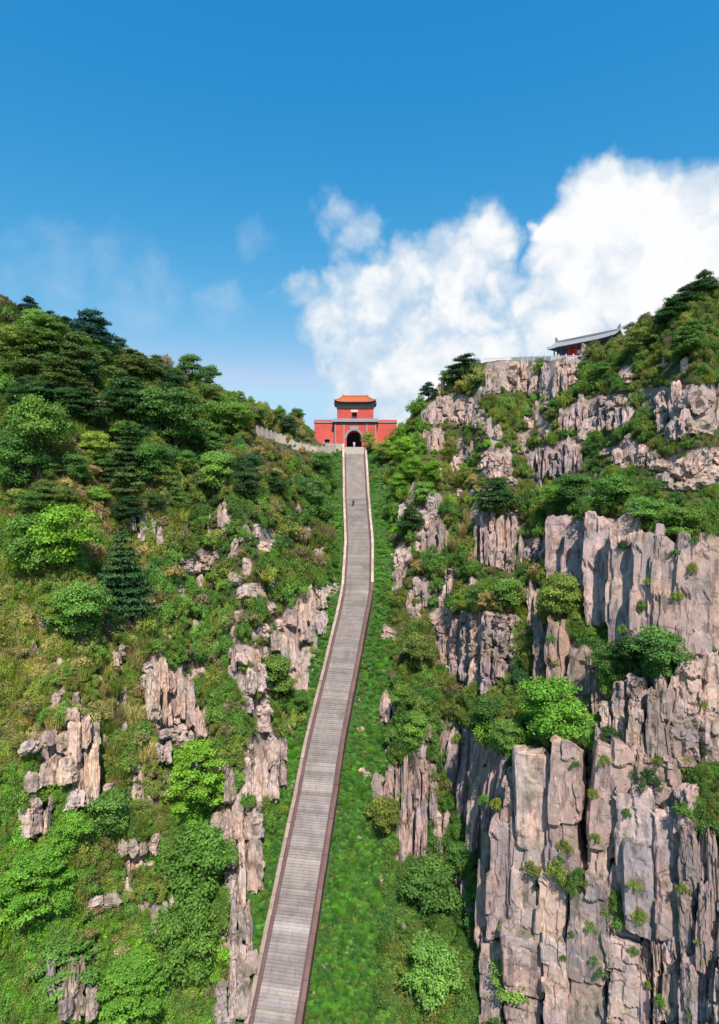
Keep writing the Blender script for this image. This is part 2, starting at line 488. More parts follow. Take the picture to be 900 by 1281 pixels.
# ------------------------------------------------------------------ rocks in the picture: label, outline, column width, block height, style
ROCKS = [
 # right flank
 ('long pink ledge of rock below the white balustrade', [(604, 453), (722, 447), (730, 470), (702, 492), (612, 487)], (8, 15), (14, 40), {'out': 1.8}),
 ('grey columned cliff band below the hillside hall', [(702, 510), (752, 495), (784, 492), (790, 532), (745, 541), (698, 538)], (8, 14), (20, 40), {'tint': (.95, .95, 1)}),
 ('stepped grey cliff at the right end of the upper band', [(796, 486), (836, 483), (905, 478), (910, 534), (842, 550), (822, 534)], (14, 26), (25, 50), {}),
 ('dark cleft pillars below the columned cliff band', [(660, 566), (697, 552), (728, 552), (726, 590), (664, 598)], (6, 11), (20, 45), {'tint': (.85, .85, .9)}),
 ('low rock shelf beneath a strip of shrubs', [(750, 562), (794, 553), (826, 564), (820, 585), (770, 582)], (10, 20), (12, 30), {}),
 ('big tilted pale slab at the right edge of the upper slope', [(818, 572), (880, 560), (912, 560), (912, 600), (842, 616), (828, 606)], (20, 34), (18, 30), {'lean': -22}),
 ('broken pink rocks in light scrub right of the gate', [(600, 563), (640, 563), (642, 592), (609, 600)], (8, 16), (10, 22), {}),
 ('rocky knob on the skyline shoulder right of the gate', [(526, 510), (572, 489), (607, 507), (607, 531), (530, 529)], (8, 14), (12, 26), {}),
 ('small pink crag just below the skyline shoulder', [(529, 537), (557, 535), (556, 562), (534, 564)], (7, 11), (14, 26), {}),
 ('great smooth grey cliff face with vertical streaks', [(686, 652), (713, 645), (786, 650), (822, 679), (912, 672), (910, 806), (786, 818), (760, 789), (740, 742), (718, 717), (695, 715)], (42, 84), (170, 240), {'smooth': 2, 'out': .22, 'front': 1, 'manual': [
     (700, 649, 722, 34, .92, .30), (724, 647, 742, 38, .95, .36), (752, 647, 772, 40, .98, .30), (782, 650, 806, 42, 1.0, .38), (810, 668, 816, 38, .99, .32), (838, 679, 814, 42, 1.0, .36),
     (868, 676, 811, 40, .98, .30), (896, 673, 810, 44, .99, .36), (740, 690, 752, 22, .92, .48), (826, 700, 800, 24, .95, .46)], 'yaw': .06, 'tint': (.97, .97, .98)}),
 ('cluster of narrow pillars left of the great cliff face', [(593, 649), (650, 632), (654, 720), (610, 706), (593, 694)], (8, 14), (25, 60), {'tint': (.92, .92, .95)}),
 ('rounded dark grey crag with many short joints', [(545, 774), (600, 765), (646, 770), (652, 800), (642, 842), (610, 868), (560, 842), (545, 822)], (11, 22), (16, 40), {'tint': (.86, .84, .86)}),
 ('brown weathered wall above the bright green tree', [(673, 775), (706, 789), (750, 829), (752, 898), (702, 884), (665, 852)], (16, 30), (50, 95), {'smooth': 1, 'tint': (.9, .84, .8)}),
 ('slim pale pillar beside the olive bush', [(660, 728), (677, 727), (672, 787), (660, 782)], (7, 10), (40, 60), {}),
 ('row of tall columns at the right edge under dark trees', [(755, 872), (790, 847), (830, 852), (850, 822), (912, 816), (912, 953), (800, 947), (770, 932), (750, 900)], (20, 36), (50, 105), {'smooth': 1}),
 ('big bright pink block with a flat top and sheer front', [(653, 941), (723, 934), (726, 1017), (721, 1077), (708, 1175), (604, 1175), (596, 1075), (634, 1005)], (13, 40), (50, 150), {'smooth': 1, 'front': 1, 'manual': [
     (706, 936, 1022, 36, 1.12, 2.3), (703, 1014, 1110, 38, .98, 1.2), (669, 948, 1060, 44, 1.10, 1.7), (641, 990, 1075, 30, .94, .9), (662, 1040, 1150, 40, 1.06, 1.3), (628, 1030, 1170, 36, .96, 1.5),
     (608, 1075, 1185, 28, .9, .8), (690, 1095, 1185, 36, .96, .9), (654, 1120, 1190, 34, .92, .6), (645, 962, 1000, 18, .9, .4)], 'tint': (1.1, 1.04, 1.0)}),
 ('broad cliff split from the bright block by a dark cleft', [(733, 938), (793, 943), (862, 953), (852, 1022), (842, 1160), (793, 1165), (742, 1095), (737, 1047)], (13, 38), (40, 120), {'smooth': 1, 'front': 1, 'manual': [
     (768, 938, 1050, 52, .98, .9), (752, 1030, 1105, 30, .88, .4), (795, 992, 1100, 46, 1.04, 1.5), (826, 948, 1018, 52, .93, .3), (800, 1062, 1165, 34, (.84, .93, 1.06), 1.7),
     (838, 1012, 1110, 36, 1.06, 1.1), (838, 1090, 1170, 34, .98, .7), (776, 1085, 1168, 32, .95, .6), (854, 985, 1040, 22, .92, .3), (815, 1030, 1080, 26, .97, .9)]}),
 ('grey upright slabs in the lower right corner', [(850, 1043), (905, 1037), (912, 1280), (850, 1280)], (16, 28), (60, 120), {'smooth': 1, 'tint': (.85, .87, .92)}),
 ('grey leaning slabs left of the bright pink block', [(547, 892), (600, 921), (636, 951), (630, 1002), (596, 1075), (570, 1000), (547, 960)], (11, 22), (60, 130), {'tint': (.85, .85, .9), 'lean': -8}),  # grey slabs; shade of their left-facing sides also put into the tint
 ('thin shaggy pillars above the gully shrubs', [(474, 968), (500, 958), (548, 958), (536, 1076), (503, 1076), (500, 1000), (474, 1002)], (7, 11), (35, 80), {'tint': (.9, .9, .94)}),
 ('pale finger rock beside the thin shaggy pillars', [(544, 1022), (561, 1020), (556, 1078), (545, 1076)], (8, 12), (40, 60), {}),
 ('leaning pale sliver of rock below the gully shrubs', [(570, 1092), (579, 1090), (592, 1146), (581, 1150)], (7, 10), (50, 70), {'lean': 10}),
 ('broken foot of the bright block', [(716, 1100), (760, 1108), (792, 1165), (800, 1285), (600, 1285), (602, 1180), (712, 1180)], (34, 66), (50, 110), {'smooth': 2, 'front': 1}),
 ('pale leaning crag close to the upper gully', [(494, 686), (516, 684), (503, 739), (491, 735)], (8, 12), (30, 55), {}),
 ('pair of pointed pink slabs above the gully', [(516, 718), (548, 728), (536, 756), (524, 763)], (9, 14), (28, 45), {}),
 ('low pink rock at the foot of the pointed slabs', [(509, 752), (526, 758), (526, 774), (508, 774)], (7, 10), (12, 20), {}),
 ('grey rock in the shrubs below the broad cliff', [(800, 1168), (850, 1165), (848, 1285), (806, 1285)], (14, 24), (40, 80), {}),
 # left flank
 ('jutting pale crag with an overhang at lower left', [(46, 949), (82, 909), (119, 895), (126, 984), (106, 1010), (95, 1004), (86, 976), (41, 990)], (9, 15), (40, 90), {'tint': (1.08, 1.04, .96), 'out': 1.6}),
 ('small blocks at the foot of the jutting pale crag', [(94, 982), (138, 981), (128, 1006), (95, 1010)], (10, 15), (18, 28), {}),
 ('pale boulder pile below the jutting crag', [(36, 1008), (66, 998), (59, 1042), (33, 1047)], (8, 14), (20, 40), {}),
 ('small knobbly rock beside the jutting crag', [(37, 918), (62, 909), (56, 934), (42, 938)], (8, 12), (12, 24), {}),
 ('ragged white rock rib in the middle of the left slope', [(196, 815), (210, 814), (216, 908), (183, 897), (186, 858)], (9, 15), (25, 60), {'tint': (1.1, 1.06, 1.0)}),
 ('forked pale pillars right of the ragged white rib', [(214, 832), (247, 830), (231, 875), (240, 908), (219, 884)], (8, 12), (30, 60), {'tint': (1.08, 1.04, 1.0)}),
 ('lone pink pillar on the left slope', [(246, 871), (261, 874), (261, 923), (248, 919)], (9, 13), (25, 50), {}),
 ('low pink ledge above the bright round tree', [(198, 923), (217, 924), (213, 953), (195, 950)], (8, 12), (20, 30), {}),
 ('small upright stone in dry scrub', [(139, 808), (156, 807), (148, 835), (140, 832)], (8, 11), (18, 28), {}),
 ('rounded pink crag below the brown bushes', [(165, 641), (184, 640), (186, 673), (171, 681)], (9, 13), (18, 36), {}),
 ('slender stone right of the rounded pink crag', [(190, 650), (203, 652), (205, 682), (194, 680)], (7, 10), (20, 34), {}),
 ('pale upright stone in the shrubs of the upper left slope', [(272, 626), (291, 631), (291, 663), (274, 660)], (9, 13), (20, 36), {}),
 ('dark little crag near the upper left shrubs', [(308, 648), (327, 650), (326, 672), (310, 672)], (8, 11), (14, 24), {'tint': (.85, .85, .9)}),
 ('flat pink ledge on the left flank above the pale cliffs', [(303, 729), (336, 730), (336, 747), (309, 748)], (10, 16), (10, 18), {}),
 ('narrow tilted rock left of the flat pink ledge', [(280, 707), (297, 718), (301, 729), (286, 726)], (7, 10), (12, 22), {'lean': -14}),
 ('pink cliff beside the bend of the stairway', [(360, 747), (388, 738), (411, 734), (409, 790), (388, 802), (371, 800)], (9, 15), (22, 50), {'out': .8}),
 ('pale columns below the cliff at the stairway bend', [(340, 787), (371, 792), (389, 826), (388, 846), (380, 881), (372, 846), (345, 812)], (9, 14), (30, 70), {}),
 ('grey sliver of rock in dark scrub', [(286, 802), (302, 808), (297, 842), (290, 838)], (7, 10), (22, 36), {}),
 ('top heavy pink boulder above the left gully', [(307, 874), (336, 869), (341, 905), (321, 921), (316, 900)], (12, 18), (20, 40), {}),
 ('fluted grey wall beside the lower stairway', [(303, 947), (327, 917), (359, 924), (358, 977), (341, 1001), (303, 992)], (9, 15), (30, 70), {}),
 ('thin ribs of rock right of the bright round tree', [(281, 960), (294, 957), (293, 1000), (280, 1002)], (7, 10), (20, 40), {}),
 ('tall pink buttress leaning over the lower gully', [(262, 1012), (300, 1009), (318, 1010), (331, 1040), (331, 1100), (309, 1126), (291, 1131), (283, 1072), (268, 1040)], (10, 17), (40, 90), {'out': .8}),
 ('rocks at the foot of the tall pink buttress', [(285, 1136), (311, 1126), (314, 1200), (300, 1285), (270, 1285), (283, 1180)], (12, 18), (24, 60), {}),
 ('fluted stub of rock near the bottom left', [(192, 1129), (217, 1122), (218, 1162), (192, 1166)], (8, 12), (22, 40), {}),
 ('scattered pale stones in the lower left bushes', [(152, 1060), (196, 1049), (198, 1066), (160, 1070)], (9, 13), (9, 15), {}),
 ('two low stones in olive scrub', [(114, 1117), (136, 1114), (137, 1133), (116, 1134)], (9, 12), (10, 18), {}),
 ('small stones near the top of the left rock rib', [(84, 882), (98, 880), (97, 902), (86, 900)], (6, 9), (12, 20), {}),
 ('pink stone by the gully above the stairway bend', [(392, 683), (406, 682), (405, 697), (394, 696)], (7, 10), (9, 14), {}),
 ('broken rocks among shrubs below the frame of the left slope', [(60, 1200), (110, 1190), (120, 1270), (70, 1275)], (12, 18), (25, 50), {}),
 # a few more in the scrub of the right shoulder

 ('dark jointed rock in the middle of the right shoulder', [(574, 556), (593, 553), (593, 574), (577, 574)], (6, 10), (9, 16), {'tint': (.85, .85, .9)}),
 ('knobby rock at the right end of the right shoulder', [(646, 545), (664, 543), (664, 564), (650, 566)], (7, 11), (10, 18), {}),
 ('pale sliver of rock above the pointed slabs', [(558, 661), (568, 660), (568, 686), (560, 686)], (6, 9), (14, 26), {}),
 ('pink rock beside the dark pine over the gully', [(532, 642), (551, 641), (551, 669), (536, 670)], (7, 11), (12, 22), {}),
 ('small grey rock right of the pointed slabs', [(556, 711), (570, 710), (568, 730), (558, 730)], (6, 9), (10, 18), {'tint': (.9, .9, .93)}),
 ('rough pink crag between the shoulder rocks', [(584, 503), (607, 502), (608, 533), (588, 533)], (7, 11), (14, 26), {}),
 ('broken rock on the steep bank above the gully grass', [(478, 862), (496, 858), (500, 900), (482, 905)], (7, 11), (16, 32), {'tint': (.88, .88, .9)}),
 ('narrow rock rib between the gully bank and grey slabs', [(512, 985), (530, 900), (540, 902), (530, 960), (520, 1000)], (6, 10), (24, 46), {'tint': (.88, .88, .92)}),
 ('pale crag in the bushes left of the upper stairway', [(385, 600), (398, 598), (396, 622), (387, 622)], (6, 9), (12, 20), {}),
 ('pink bluff above the top heavy boulder', [(312, 838), (330, 832), (334, 864), (316, 868)], (8, 12), (14, 28), {}),
 ('long broken rock band under the lone pink pillar', [(222, 948), (262, 940), (276, 962), (262, 978), (240, 962)], (8, 13), (14, 26), {}),
 ('pale rocks at the foot of the forked pillars', [(205, 905), (242, 910), (240, 928), (212, 926)], (8, 12), (10, 18), {}),
 ('stone shelf among the left slope shrubs', [(232, 700), (262, 694), (264, 712), (238, 716)], (8, 12), (9, 16), {}),
 ('pink patch of rock in the middle of the right shoulder', [(618, 590), (640, 585), (640, 596), (620, 598)], (8, 12), (8, 12), {}),
 ('pale stone in light scrub below the skyline shoulder', [(570, 548), (588, 545), (588, 560), (572, 562)], (7, 10), (9, 14), {}),
 ('grey stone low on the right shoulder', [(655, 675), (674, 672), (675, 700), (657, 700)], (9, 13), (18, 28), {'tint': (.9, .9, .95)}),
 ('grey ribbed rock at the right of the long pink ledge', [(536, 655), (556, 652), (556, 690), (540, 690)], (7, 10), (20, 36), {'tint': (.9, .9, .94)}),
]
_rr = random.Random(21)
SMALL = []
_zone = [(40, 210, 780, 1150, 70), (200, 420, 640, 900, 62), (290, 400, 740, 1100, 34), (150, 300, 880, 1130, 24), (500, 690, 480, 700, 46), (470, 620, 860, 1180, 16), (490, 600, 640, 780, 18), (690, 870, 430, 640, 16), (60, 300, 1160, 1270, 8)]
for (xa, xb, ya, yb, n_) in _zone:
    for _ in range(n_):
        SMALL.append((_rr.uniform(xa, xb), _rr.uniform(ya, yb), _rr.uniform(5, 9) * (1 + .7 * (_rr.random() < .3)), _rr.uniform(7, 24)))
GX0, GX1, GY0, GY1 = -260, 1160, 220, 1500
def poly_mask(poly, gx, gy):
    inside = np.zeros(gx.shape, bool)
    n = len(poly)
    for i in range(n):
        x1, y1 = poly[i]
        x2, y2 = poly[(i + 1) % n]
        if y1 == y2: continue
        c = ((y1 > gy) != (y2 > gy)) & (gx < (x2 - x1) * (gy - y1) / (y2 - y1) + x1)
        inside ^= c
    return inside
MSTEP = 2
mgx, mgy = np.meshgrid(np.arange(GX0, GX1, MSTEP), np.arange(GY0, GY1, MSTEP))
RMASK = np.zeros(mgx.shape, bool)
for rk in ROCKS:
    RMASK |= poly_mask(rk[1], mgx, mgy)
CLEFTS = [[(722, 934), (738, 940), (738, 1060), (742, 1100), (720, 1100), (724, 1010)], [(594, 1000), (606, 990), (604, 1090), (594, 1080)], [(842, 1010), (854, 1020), (850, 1160), (840, 1160)]]
CMASK = np.zeros(mgx.shape, bool)
for cf in CLEFTS:
    CMASK |= poly_mask(cf, mgx, mgy)
RMASK |= CMASK
BIGMASK = RMASK.copy()
for (sx_, sy_, sw_, sh_) in SMALL:
    RMASK |= (np.abs(mgx - sx_) < sw_ * .6) & (mgy > sy_ - sh_) & (mgy < sy_ + 4)
def blur(a, k, it=2):
    a = a.astype(float)
    for _ in range(it):
        for ax in (0, 1):
            ker = np.ones(2 * k + 1) / (2 * k + 1)
            a = np.apply_along_axis(lambda v: np.convolve(np.pad(v, k, mode='edge'), ker, mode='valid'), ax, a)
    return a
RSOFT = blur(RMASK, 2, 2)
RWIDE = blur(RMASK, 5, 2)
CSOFT = blur(CMASK, 2, 1)
def samp(arr, px, py):
    i = np.clip(((np.asarray(py) - GY0) / MSTEP), 0, arr.shape[0] - 1.001)
    j = np.clip(((np.asarray(px) - GX0) / MSTEP), 0, arr.shape[1] - 1.001)
    i0, j0 = i.astype(int), j.astype(int)
    fi, fj = i - i0, j - j0
    a = arr.astype(float)
    return (a[i0, j0] * (1 - fi) * (1 - fj) + a[i0 + 1, j0] * fi * (1 - fj) + a[i0, j0 + 1] * (1 - fi) * fj + a[i0 + 1, j0 + 1] * fi * fj)

# ------------------------------------------------------------------ terrain sheet
NC, NR = 500, 400
cols = np.linspace(-240, 1140, NC)
skyl = np.interp(cols, SKX, SKYY) + np.convolve(RNG.normal(0, 2.6, NC + 6), np.ones(7) / 7, 'valid')
skyl = np.where((cols > 392) & (cols < 500), np.interp(cols, SKX, SKYY), skyl)
tt = np.linspace(0, 1, NR)
PY = 1480 + (skyl[None, :] - 1480) * tt[:, None]
PX = np.repeat(cols[None, :], NR, 0)
D = base_depth(PX, PY)
# steeper where there is rock, flatter on the ledges between (total climb kept)
wgt = 1.0 - 0.80 * samp(RWIDE, PX, PY)
inc = np.diff(D, axis=0)
inc = np.maximum(inc, 0.004)
wi = inc * (wgt[1:] + wgt[:-1]) / 2
scale = inc.sum(0) / wi.sum(0)
scale = np.convolve(np.pad(scale, 20, mode='edge'), np.ones(41) / 41, 'valid')
D2 = np.vstack([D[:1], D[:1] + np.cumsum(wi * scale[None, :], 0)])
a_, b_, c_ = pixdir(PX, PY)
vlat = np.abs(a_ * D - stair_x(b_ * D))
side = np.clip((vlat - 5.5) / 7.0, 0, 1)
side *= np.clip((152 - D) / 10, 0.0, 1)
dd = (D2 - D) * side
for ax_, kk_ in ((1, 15), (1, 15), (0, 9)):
    ker = np.ones(kk_) / kk_
    dd = np.apply_along_axis(lambda v: np.convolve(np.pad(v, kk_ // 2, mode='edge'), ker, mode='valid'), ax_, dd)
D = D + dd * np.clip(side * 3, 0, 1)
# lumps
def fbm(x, y, z, sc, octs=4):
    out = np.zeros(x.size)
    xs, ys, zs = x.ravel() * sc, y.ravel() * sc, z.ravel() * sc
    f = mnoise.fractal
    for i in range(x.size):
        out[i] = f((xs[i], ys[i], zs[i]), 1.0, 2.0, octs)
    return out.reshape(x.shape)
nz = fbm(a_ * D, b_ * D, c_ * D, 0.11, 4)
amp = np.clip((vlat - 3.4) / 4.0, 0, 1)
D = D - nz * 1.1 * amp + (1.3 * samp(RSOFT, PX, PY) + 2.4 * samp(CSOFT, PX, PY)) * amp
DMAP_COLS, DMAP_SKY = cols, skyl
X, Y, Z = a_ * D, b_ * D, c_ * D
# keep the ground under the stairs
near = (np.abs(X - stair_x(Y)) < 3.5) & (Y < _ys[-1] + 1)
Z = np.where(near, np.minimum(Z, stair_z(Y) - 0.45), Z)
# the far side of the ridge
back = []
bx, by, bz = X[-1], Y[-1], Z[-1]
ln = np.hypot(bx, by)
for (o_, dz) in ((1.5, 0.1), (6, 1.2), (16, 7), (40, 26), (90, 70), (170, 130)):
    flat = (cols > 380) & (cols < 505)
    hallz = (cols > 600) & (cols < 790) & (o_ < 20)
    dzz = np.where(flat & (o_ < 20), 0.0, dz)
    back.append((bx + bx / ln * o_, by + by / ln * o_, bz - dzz))
X = np.vstack([X] + [b[0][None] for b in back])
Y = np.vstack([Y] + [b[1][None] for b in back])
Z = np.vstack([Z] + [b[2][None] for b in back])
NRR = X.shape[0]
def grid_mesh(name, X, Y, Z, mat, attrs):
    nr, nc = X.shape
    me = bpy.data.meshes.new(name)
    idx = np.arange(nr * nc).reshape(nr, nc)
    q = np.stack([idx[:-1, :-1], idx[:-1, 1:], idx[1:, 1:], idx[1:, :-1]], -1).reshape(-1, 4)
    me.vertices.add(nr * nc)
    me.vertices.foreach_set('co', np.stack([X, Y, Z], -1).ravel())
    me.loops.add(q.size)
    me.loops.foreach_set('vertex_index', q.ravel())
    me.polygons.add(len(q))
    me.polygons.foreach_set('loop_start', np.arange(0, q.size, 4))
    me.update(calc_edges=True)
    me.polygons.foreach_set('use_smooth', np.ones(len(q), bool))
    for k, v in attrs.items():
        at = me.attributes.new(k, 'FLOAT', 'POINT')
        at.data.foreach_set('value', v.ravel().astype(np.float32))
    me.materials.append(mat)
    return me, q
rockattr = np.vstack([samp(RSOFT, PX, PY)] + [np.zeros((1, NC))] * len(back))
vl2 = X - stair_x(Y)
grassattr = ((vl2 < 3.4 + 4.4 + 3.2 * np.clip((112 - Y) / 45, 0, 1)) & (vl2 > -6) & (Y < 150)).astype(float)
ter_me, ter_q = grid_mesh('mountain_terrain', X, Y, Z, M_GROUND, {'rock': rockattr, 'grass': grassattr})
terrain = mesh_obj('mountain_terrain', ter_me)
tag(terrain, 'steep green and rocky mountainside falling into a narrow gully', None, None, 'structure')
BVH = BVHTree.FromPolygons([tuple(v) for v in np.stack([X, Y, Z], -1).reshape(-1, 3)], [tuple(int(i) for i in f) for f in ter_q])
fl = MB()
fl.add([(-6000, -6000, -190), (6000, -6000, -190), (6000, 6000, -190), (-6000, 6000, -190)], [(0, 1, 2, 3)])
tag(fl.build('valley_floor', simple_mat('far_green', (0.05, 0.08, 0.03), 0.4, 0.01)), 'wooded low ground far below the mountain', None, None, 'structure')

ORIG = Vector((0, 0, 0))
def at(px, py):
    """ground point seen at a picture position: position, normal, depth"""
    v = Vector(pixdir(px, py))
    hit, nrm, _, dist = BVH.ray_cast(ORIG, v.normalized())
    if hit is None:
        s = float(np.interp(px, SKX, SKYY))
        v = Vector(pixdir(px, max(py, s + 4)))
        hit, nrm, _, dist = BVH.ray_cast(ORIG, v.normalized())
        if hit is None:
            return None
    return hit, nrm, hit.y * math.cos(PITCH) - hit.z * math.sin(PITCH)

# ------------------------------------------------------------------ rock pieces
def slab_mesh(i, smooth=False, amp=1.0):
    rg = np.random.default_rng(100 + i)
    bm = bmesh.new()
    pts = []
    lv = [-.5, -.3, 0.0, .3, .47] if not smooth else [-.5, -.25, 0.1, .38, .49]
    tilt = rg.uniform(-.13, .13)
    for k, z in enumerate(lv):
        tap = 1 - (0.22 if not smooth else 0.1) * max(z, 0) * 2 * rg.uniform(.4, 1.0)
        if k == len(lv) - 1: tap *= 0.72 if not smooth else .86 if amp > .9 else .95
        m = 9
        for j in range(m):
            a = 2 * PI * (j + rg.uniform(-.25, .25)) / m
            c, s = math.cos(a), math.sin(a)
            e = (0.16 if amp < .9 else 0.34) if smooth else 0.5
            lo_ = .82 if not (smooth and amp < .9) else .95
            x = math.copysign(abs(c) ** e, c) * .5 * tap * rg.uniform(lo_, 1.03)
            y = math.copysign(abs(s) ** e, s) * .5 * tap * rg.uniform(lo_, 1.03)
            zz = z + rg.uniform(-.05, .05) + (tilt * x * 1.6 if k >= 3 else 0)
            pts.append((x, y, zz))
    for p in pts:
        bm.verts.new(p)
    r = bmesh.ops.convex_hull(bm, input=list(bm.verts))
    dead = [v for v in bm.verts if not v.link_faces]
    bmesh.ops.delete(bm, geom=dead, context='VERTS')
    bmesh.ops.triangulate(bm, faces=bm.faces)
    for _ in range(5 if smooth else 4):
        el = sorted(bm.edges, key=lambda e: -((e.verts[0].co - e.verts[1].co).length))
        el = [e for e in el if (e.verts[0].co - e.verts[1].co).length > (.07 if smooth else .12)]
        if el: bmesh.ops.subdivide_edges(bm, edges=el, cuts=1)
        bmesh.ops.triangulate(bm, faces=[f for f in bm.faces if len(f.verts) > 3])
    bm.normal_update()
    for v in bm.verts:
        p = v.co
        nn = mnoise.fractal((p.x * 3.1 + i * 7, p.y * 3.1, p.z * 1.5), 1.0, 2.0, 3)
        # stepped joints running down the piece
        g = math.sin(p.x * 17 + i * 1.7 + math.sin(p.z * 3 + i) * .8)
        st = (-.035 if g > .72 else 0.0)
        # blocks broken out of the face: every cell sits at a depth of its own
        wx, wz = p.x + .04 * math.sin(p.z * 9 + i), p.z + .03 * math.sin(p.x * 11 + i)
        big = smooth and amp < .9
        fx, fz = (2.3, 3.1) if big else (2.9, 4.2) if smooth else (2.6, 3.4)
        cel = mnoise.cell((wx * fx + i * 3.3, p.y * 2.0 + 9.1, wz * fz + i))
        cel2 = mnoise.cell((wx * 6.0 + i * 1.3, p.y * 3.0, wz * 7.5 + 4.4))
        v.co += v.normal * ((cel - .5) * (.062 if big else .11) + (cel2 - .5) * (.012 if big else .03))
        if smooth: st = 0
        v.co += v.normal * (nn * (.06 if not smooth else .035 if not big else .022) + st * (1.0 if not smooth else .8))
    bm.normal_update()
    for f in bm.faces: f.smooth = True
    for e in bm.edges:
        if len(e.link_faces) == 2 and e.calc_face_angle(0) > 0.36:
            e.smooth = False
    me = bpy.data.meshes.new('rock_slab')
    bm.to_mesh(me)
    bm.free()
    me.materials.append(M_ROCK)
    return me
SLABS = [slab_mesh(i) for i in range(14)]
SLABS_S = [slab_mesh(40 + i, True) for i in range(8)]
SLABS_F = [slab_mesh(60 + i, True, .28) for i in range(6)]

def place_slab(parent, base, xc, y_top, y_bot, wpx, rr, opt, keep=0.55):
    if xc < 420: keep = 0.72
    hb = at(xc, y_bot)
    ht = at(xc, y_top)
    if hb is None or ht is None: return
    db, dt = hb[2], ht[2]
    if dt - db > 14: dt = db + 14
    dm = (db + dt) / 2 - 1.3
    out = rr.uniform(0.0, .9) * opt.get('out', 1.0) * (1.3 if opt.get('smooth') else 1.0)
    if xc < 420: out += .55
    if 'fix_out' in opt: out = opt['fix_out']
    db2 = dm + (db - 1.3 - dm) * keep - out + .35
    dt2 = dm + (dt - 1.3 - dm) * keep - out + .35
    if y_bot - y_top > 45:      # a tall piece must stand clear of the ground it leans on
        df = []
        for q in (.1, .3, .5, .7, .9):
            for lx in ((-.35, 0, .35) if opt.get('front') else (0,)):
                hq = at(xc + lx * wpx, y_bot + (y_top - y_bot) * q)
                if hq: df.append(db2 + (dt2 - db2) * q - (hq[2] - .75 - .5 * out))
        df.sort()
        sh = max(0.0, df[-2]) if len(df) > 2 else 0.0
        db2 -= sh
        dt2 -= sh
    pb, pt = P3(xc, y_bot, db2), P3(xc, y_top, dt2)
    lean = math.radians(opt.get('lean', 0) + rr.uniform(-4, 4) * (.4 if 'yaw' in opt else 1))
    ax = pt - pb
    h = ax.length
    ax.normalize()
    nh = at(xc, (y_top + y_bot) / 2)[1].copy()
    nh.z = 0
    tocam = -((pb + pt) / 2)
    tocam.z = 0
    fr = opt.get('front')
    n = nh.normalized() * (.35 if fr else 1.0) + tocam.normalized() * (1.0 if fr else .9)
    n = Matrix.Rotation(rr.uniform(-1, 1) * opt.get('yaw', .18 if fr else .35), 3, 'Z') @ n
    n = (n - ax * n.dot(ax)).normalized()
    xx = n.cross(ax).normalized() * -1
    xx = ax.cross(n).normalized()
    rot = Matrix.Rotation(lean, 3, n)
    ax, xx = rot @ ax, rot @ xx
    wm = wpx * dm / F
    th = max(wm * rr.uniform(1.1, 1.7), 2.2)
    c = (pb + pt) / 2 - n * (th * 0.5 - .5)
    hh = h * 1.12
    M = Matrix(((xx.x * wm, -n.x * th, ax.x * hh, c.x), (xx.y * wm, -n.y * th, ax.y * hh, c.y), (xx.z * wm, -n.z * th, ax.z * hh, c.z), (0, 0, 0, 1)))
    me = rr.choice(SLABS_F if opt.get('smooth') == 2 else SLABS_S if opt.get('smooth') else SLABS)
    if rr.random() < .5:
        M = M @ Matrix.Rotation(PI, 4, 'Z')
    o = mesh_obj('rock_slab', me, parent, Matrix.Translation(-base) @ M)
    t = opt.get('tint', (1, 1, 1))
    k = rr.uniform(.88, 1.1) * (1.2 if xc < 420 else 1.05)
    k2 = 1.04 if xc > 480 else 1.0
    o['tint'] = (t[0] * k * k2, t[1] * k * rr.uniform(.97, 1.01), t[2] * k * rr.uniform(.95, 1.04))
    return o

def poly_span(poly, x):
    ys = []
    for i in range(len(poly)):
        (x1, y1), (x2, y2) = poly[i], poly[(i + 1) % len(poly)]
        if (x1 <= x < x2) or (x2 <= x < x1):
            ys.append(y1 + (y2 - y1) * (x - x1) / (x2 - x1))
    return (min(ys), max(ys)) if len(ys) >= 2 else None

def build_rock(label, poly, wr, hr, opt, name='rock_outcrop', cat='rock'):
    rr = random.Random(label)
    x0, x1 = min(p[0] for p in poly), max(p[0] for p in poly)
    cx = sum(p[0] for p in poly) / len(poly)
    yb = max(p[1] for p in poly)
    hit = at(cx, yb - 2)
    base = hit[0].copy()
    e = empty(name, base)
    tag(e, label, cat)
    for (xc, ya, yz, wpx, k, out_) in opt.get('manual', []):
        o2 = dict(opt)
        t_ = k if isinstance(k, tuple) else (k, k * rr.uniform(.96, 1.0), k * rr.uniform(.94, 1.02))
        o2['tint'] = t_
        o2['fix_out'] = out_
        if wpx >= 34: o2['smooth'] = 2
        place_slab(e, base, xc, ya, yz, wpx * 1.08, rr, o2)
    x = x0 if 'manual' not in opt else x1
    while x < x1 - 2:
        wpx = rr.uniform(wr[0] * .7, wr[1] * (1.0 + .5 * (rr.random() < .3)))
        if x1 - x - wpx < wr[0] * .5: wpx = x1 - x
        xc = x + wpx / 2
        sp = poly_span(poly, xc)
        x += wpx
        if sp is None: continue
        ya, yz = sp
        ya += rr.uniform(-5, 9) if (yz - ya) > 20 else 0
        if xc < 420 and rr.random() < .35: ya += (yz - ya) * rr.uniform(.1, .35)
        y = yz
        while y > ya + 2:
            hp = rr.uniform(hr[0] * .8, hr[1])
            if y - hp < ya + hr[0] * .6: hp = y - ya
            place_slab(e, base, xc + rr.uniform(-1, 1), y - hp, y, wpx * (rr.uniform(.95, 1.12) if opt.get('smooth') else rr.uniform(1.0, 1.22)), rr, opt)
            y -= hp
    return e
for rk in ROCKS:
    big = (max(p[0] for p in rk[1]) - min(p[0] for p in rk[1])) > 70
    build_rock(*rk, name='cliff' if big else 'rock_outcrop', cat='cliff' if big else 'rock')

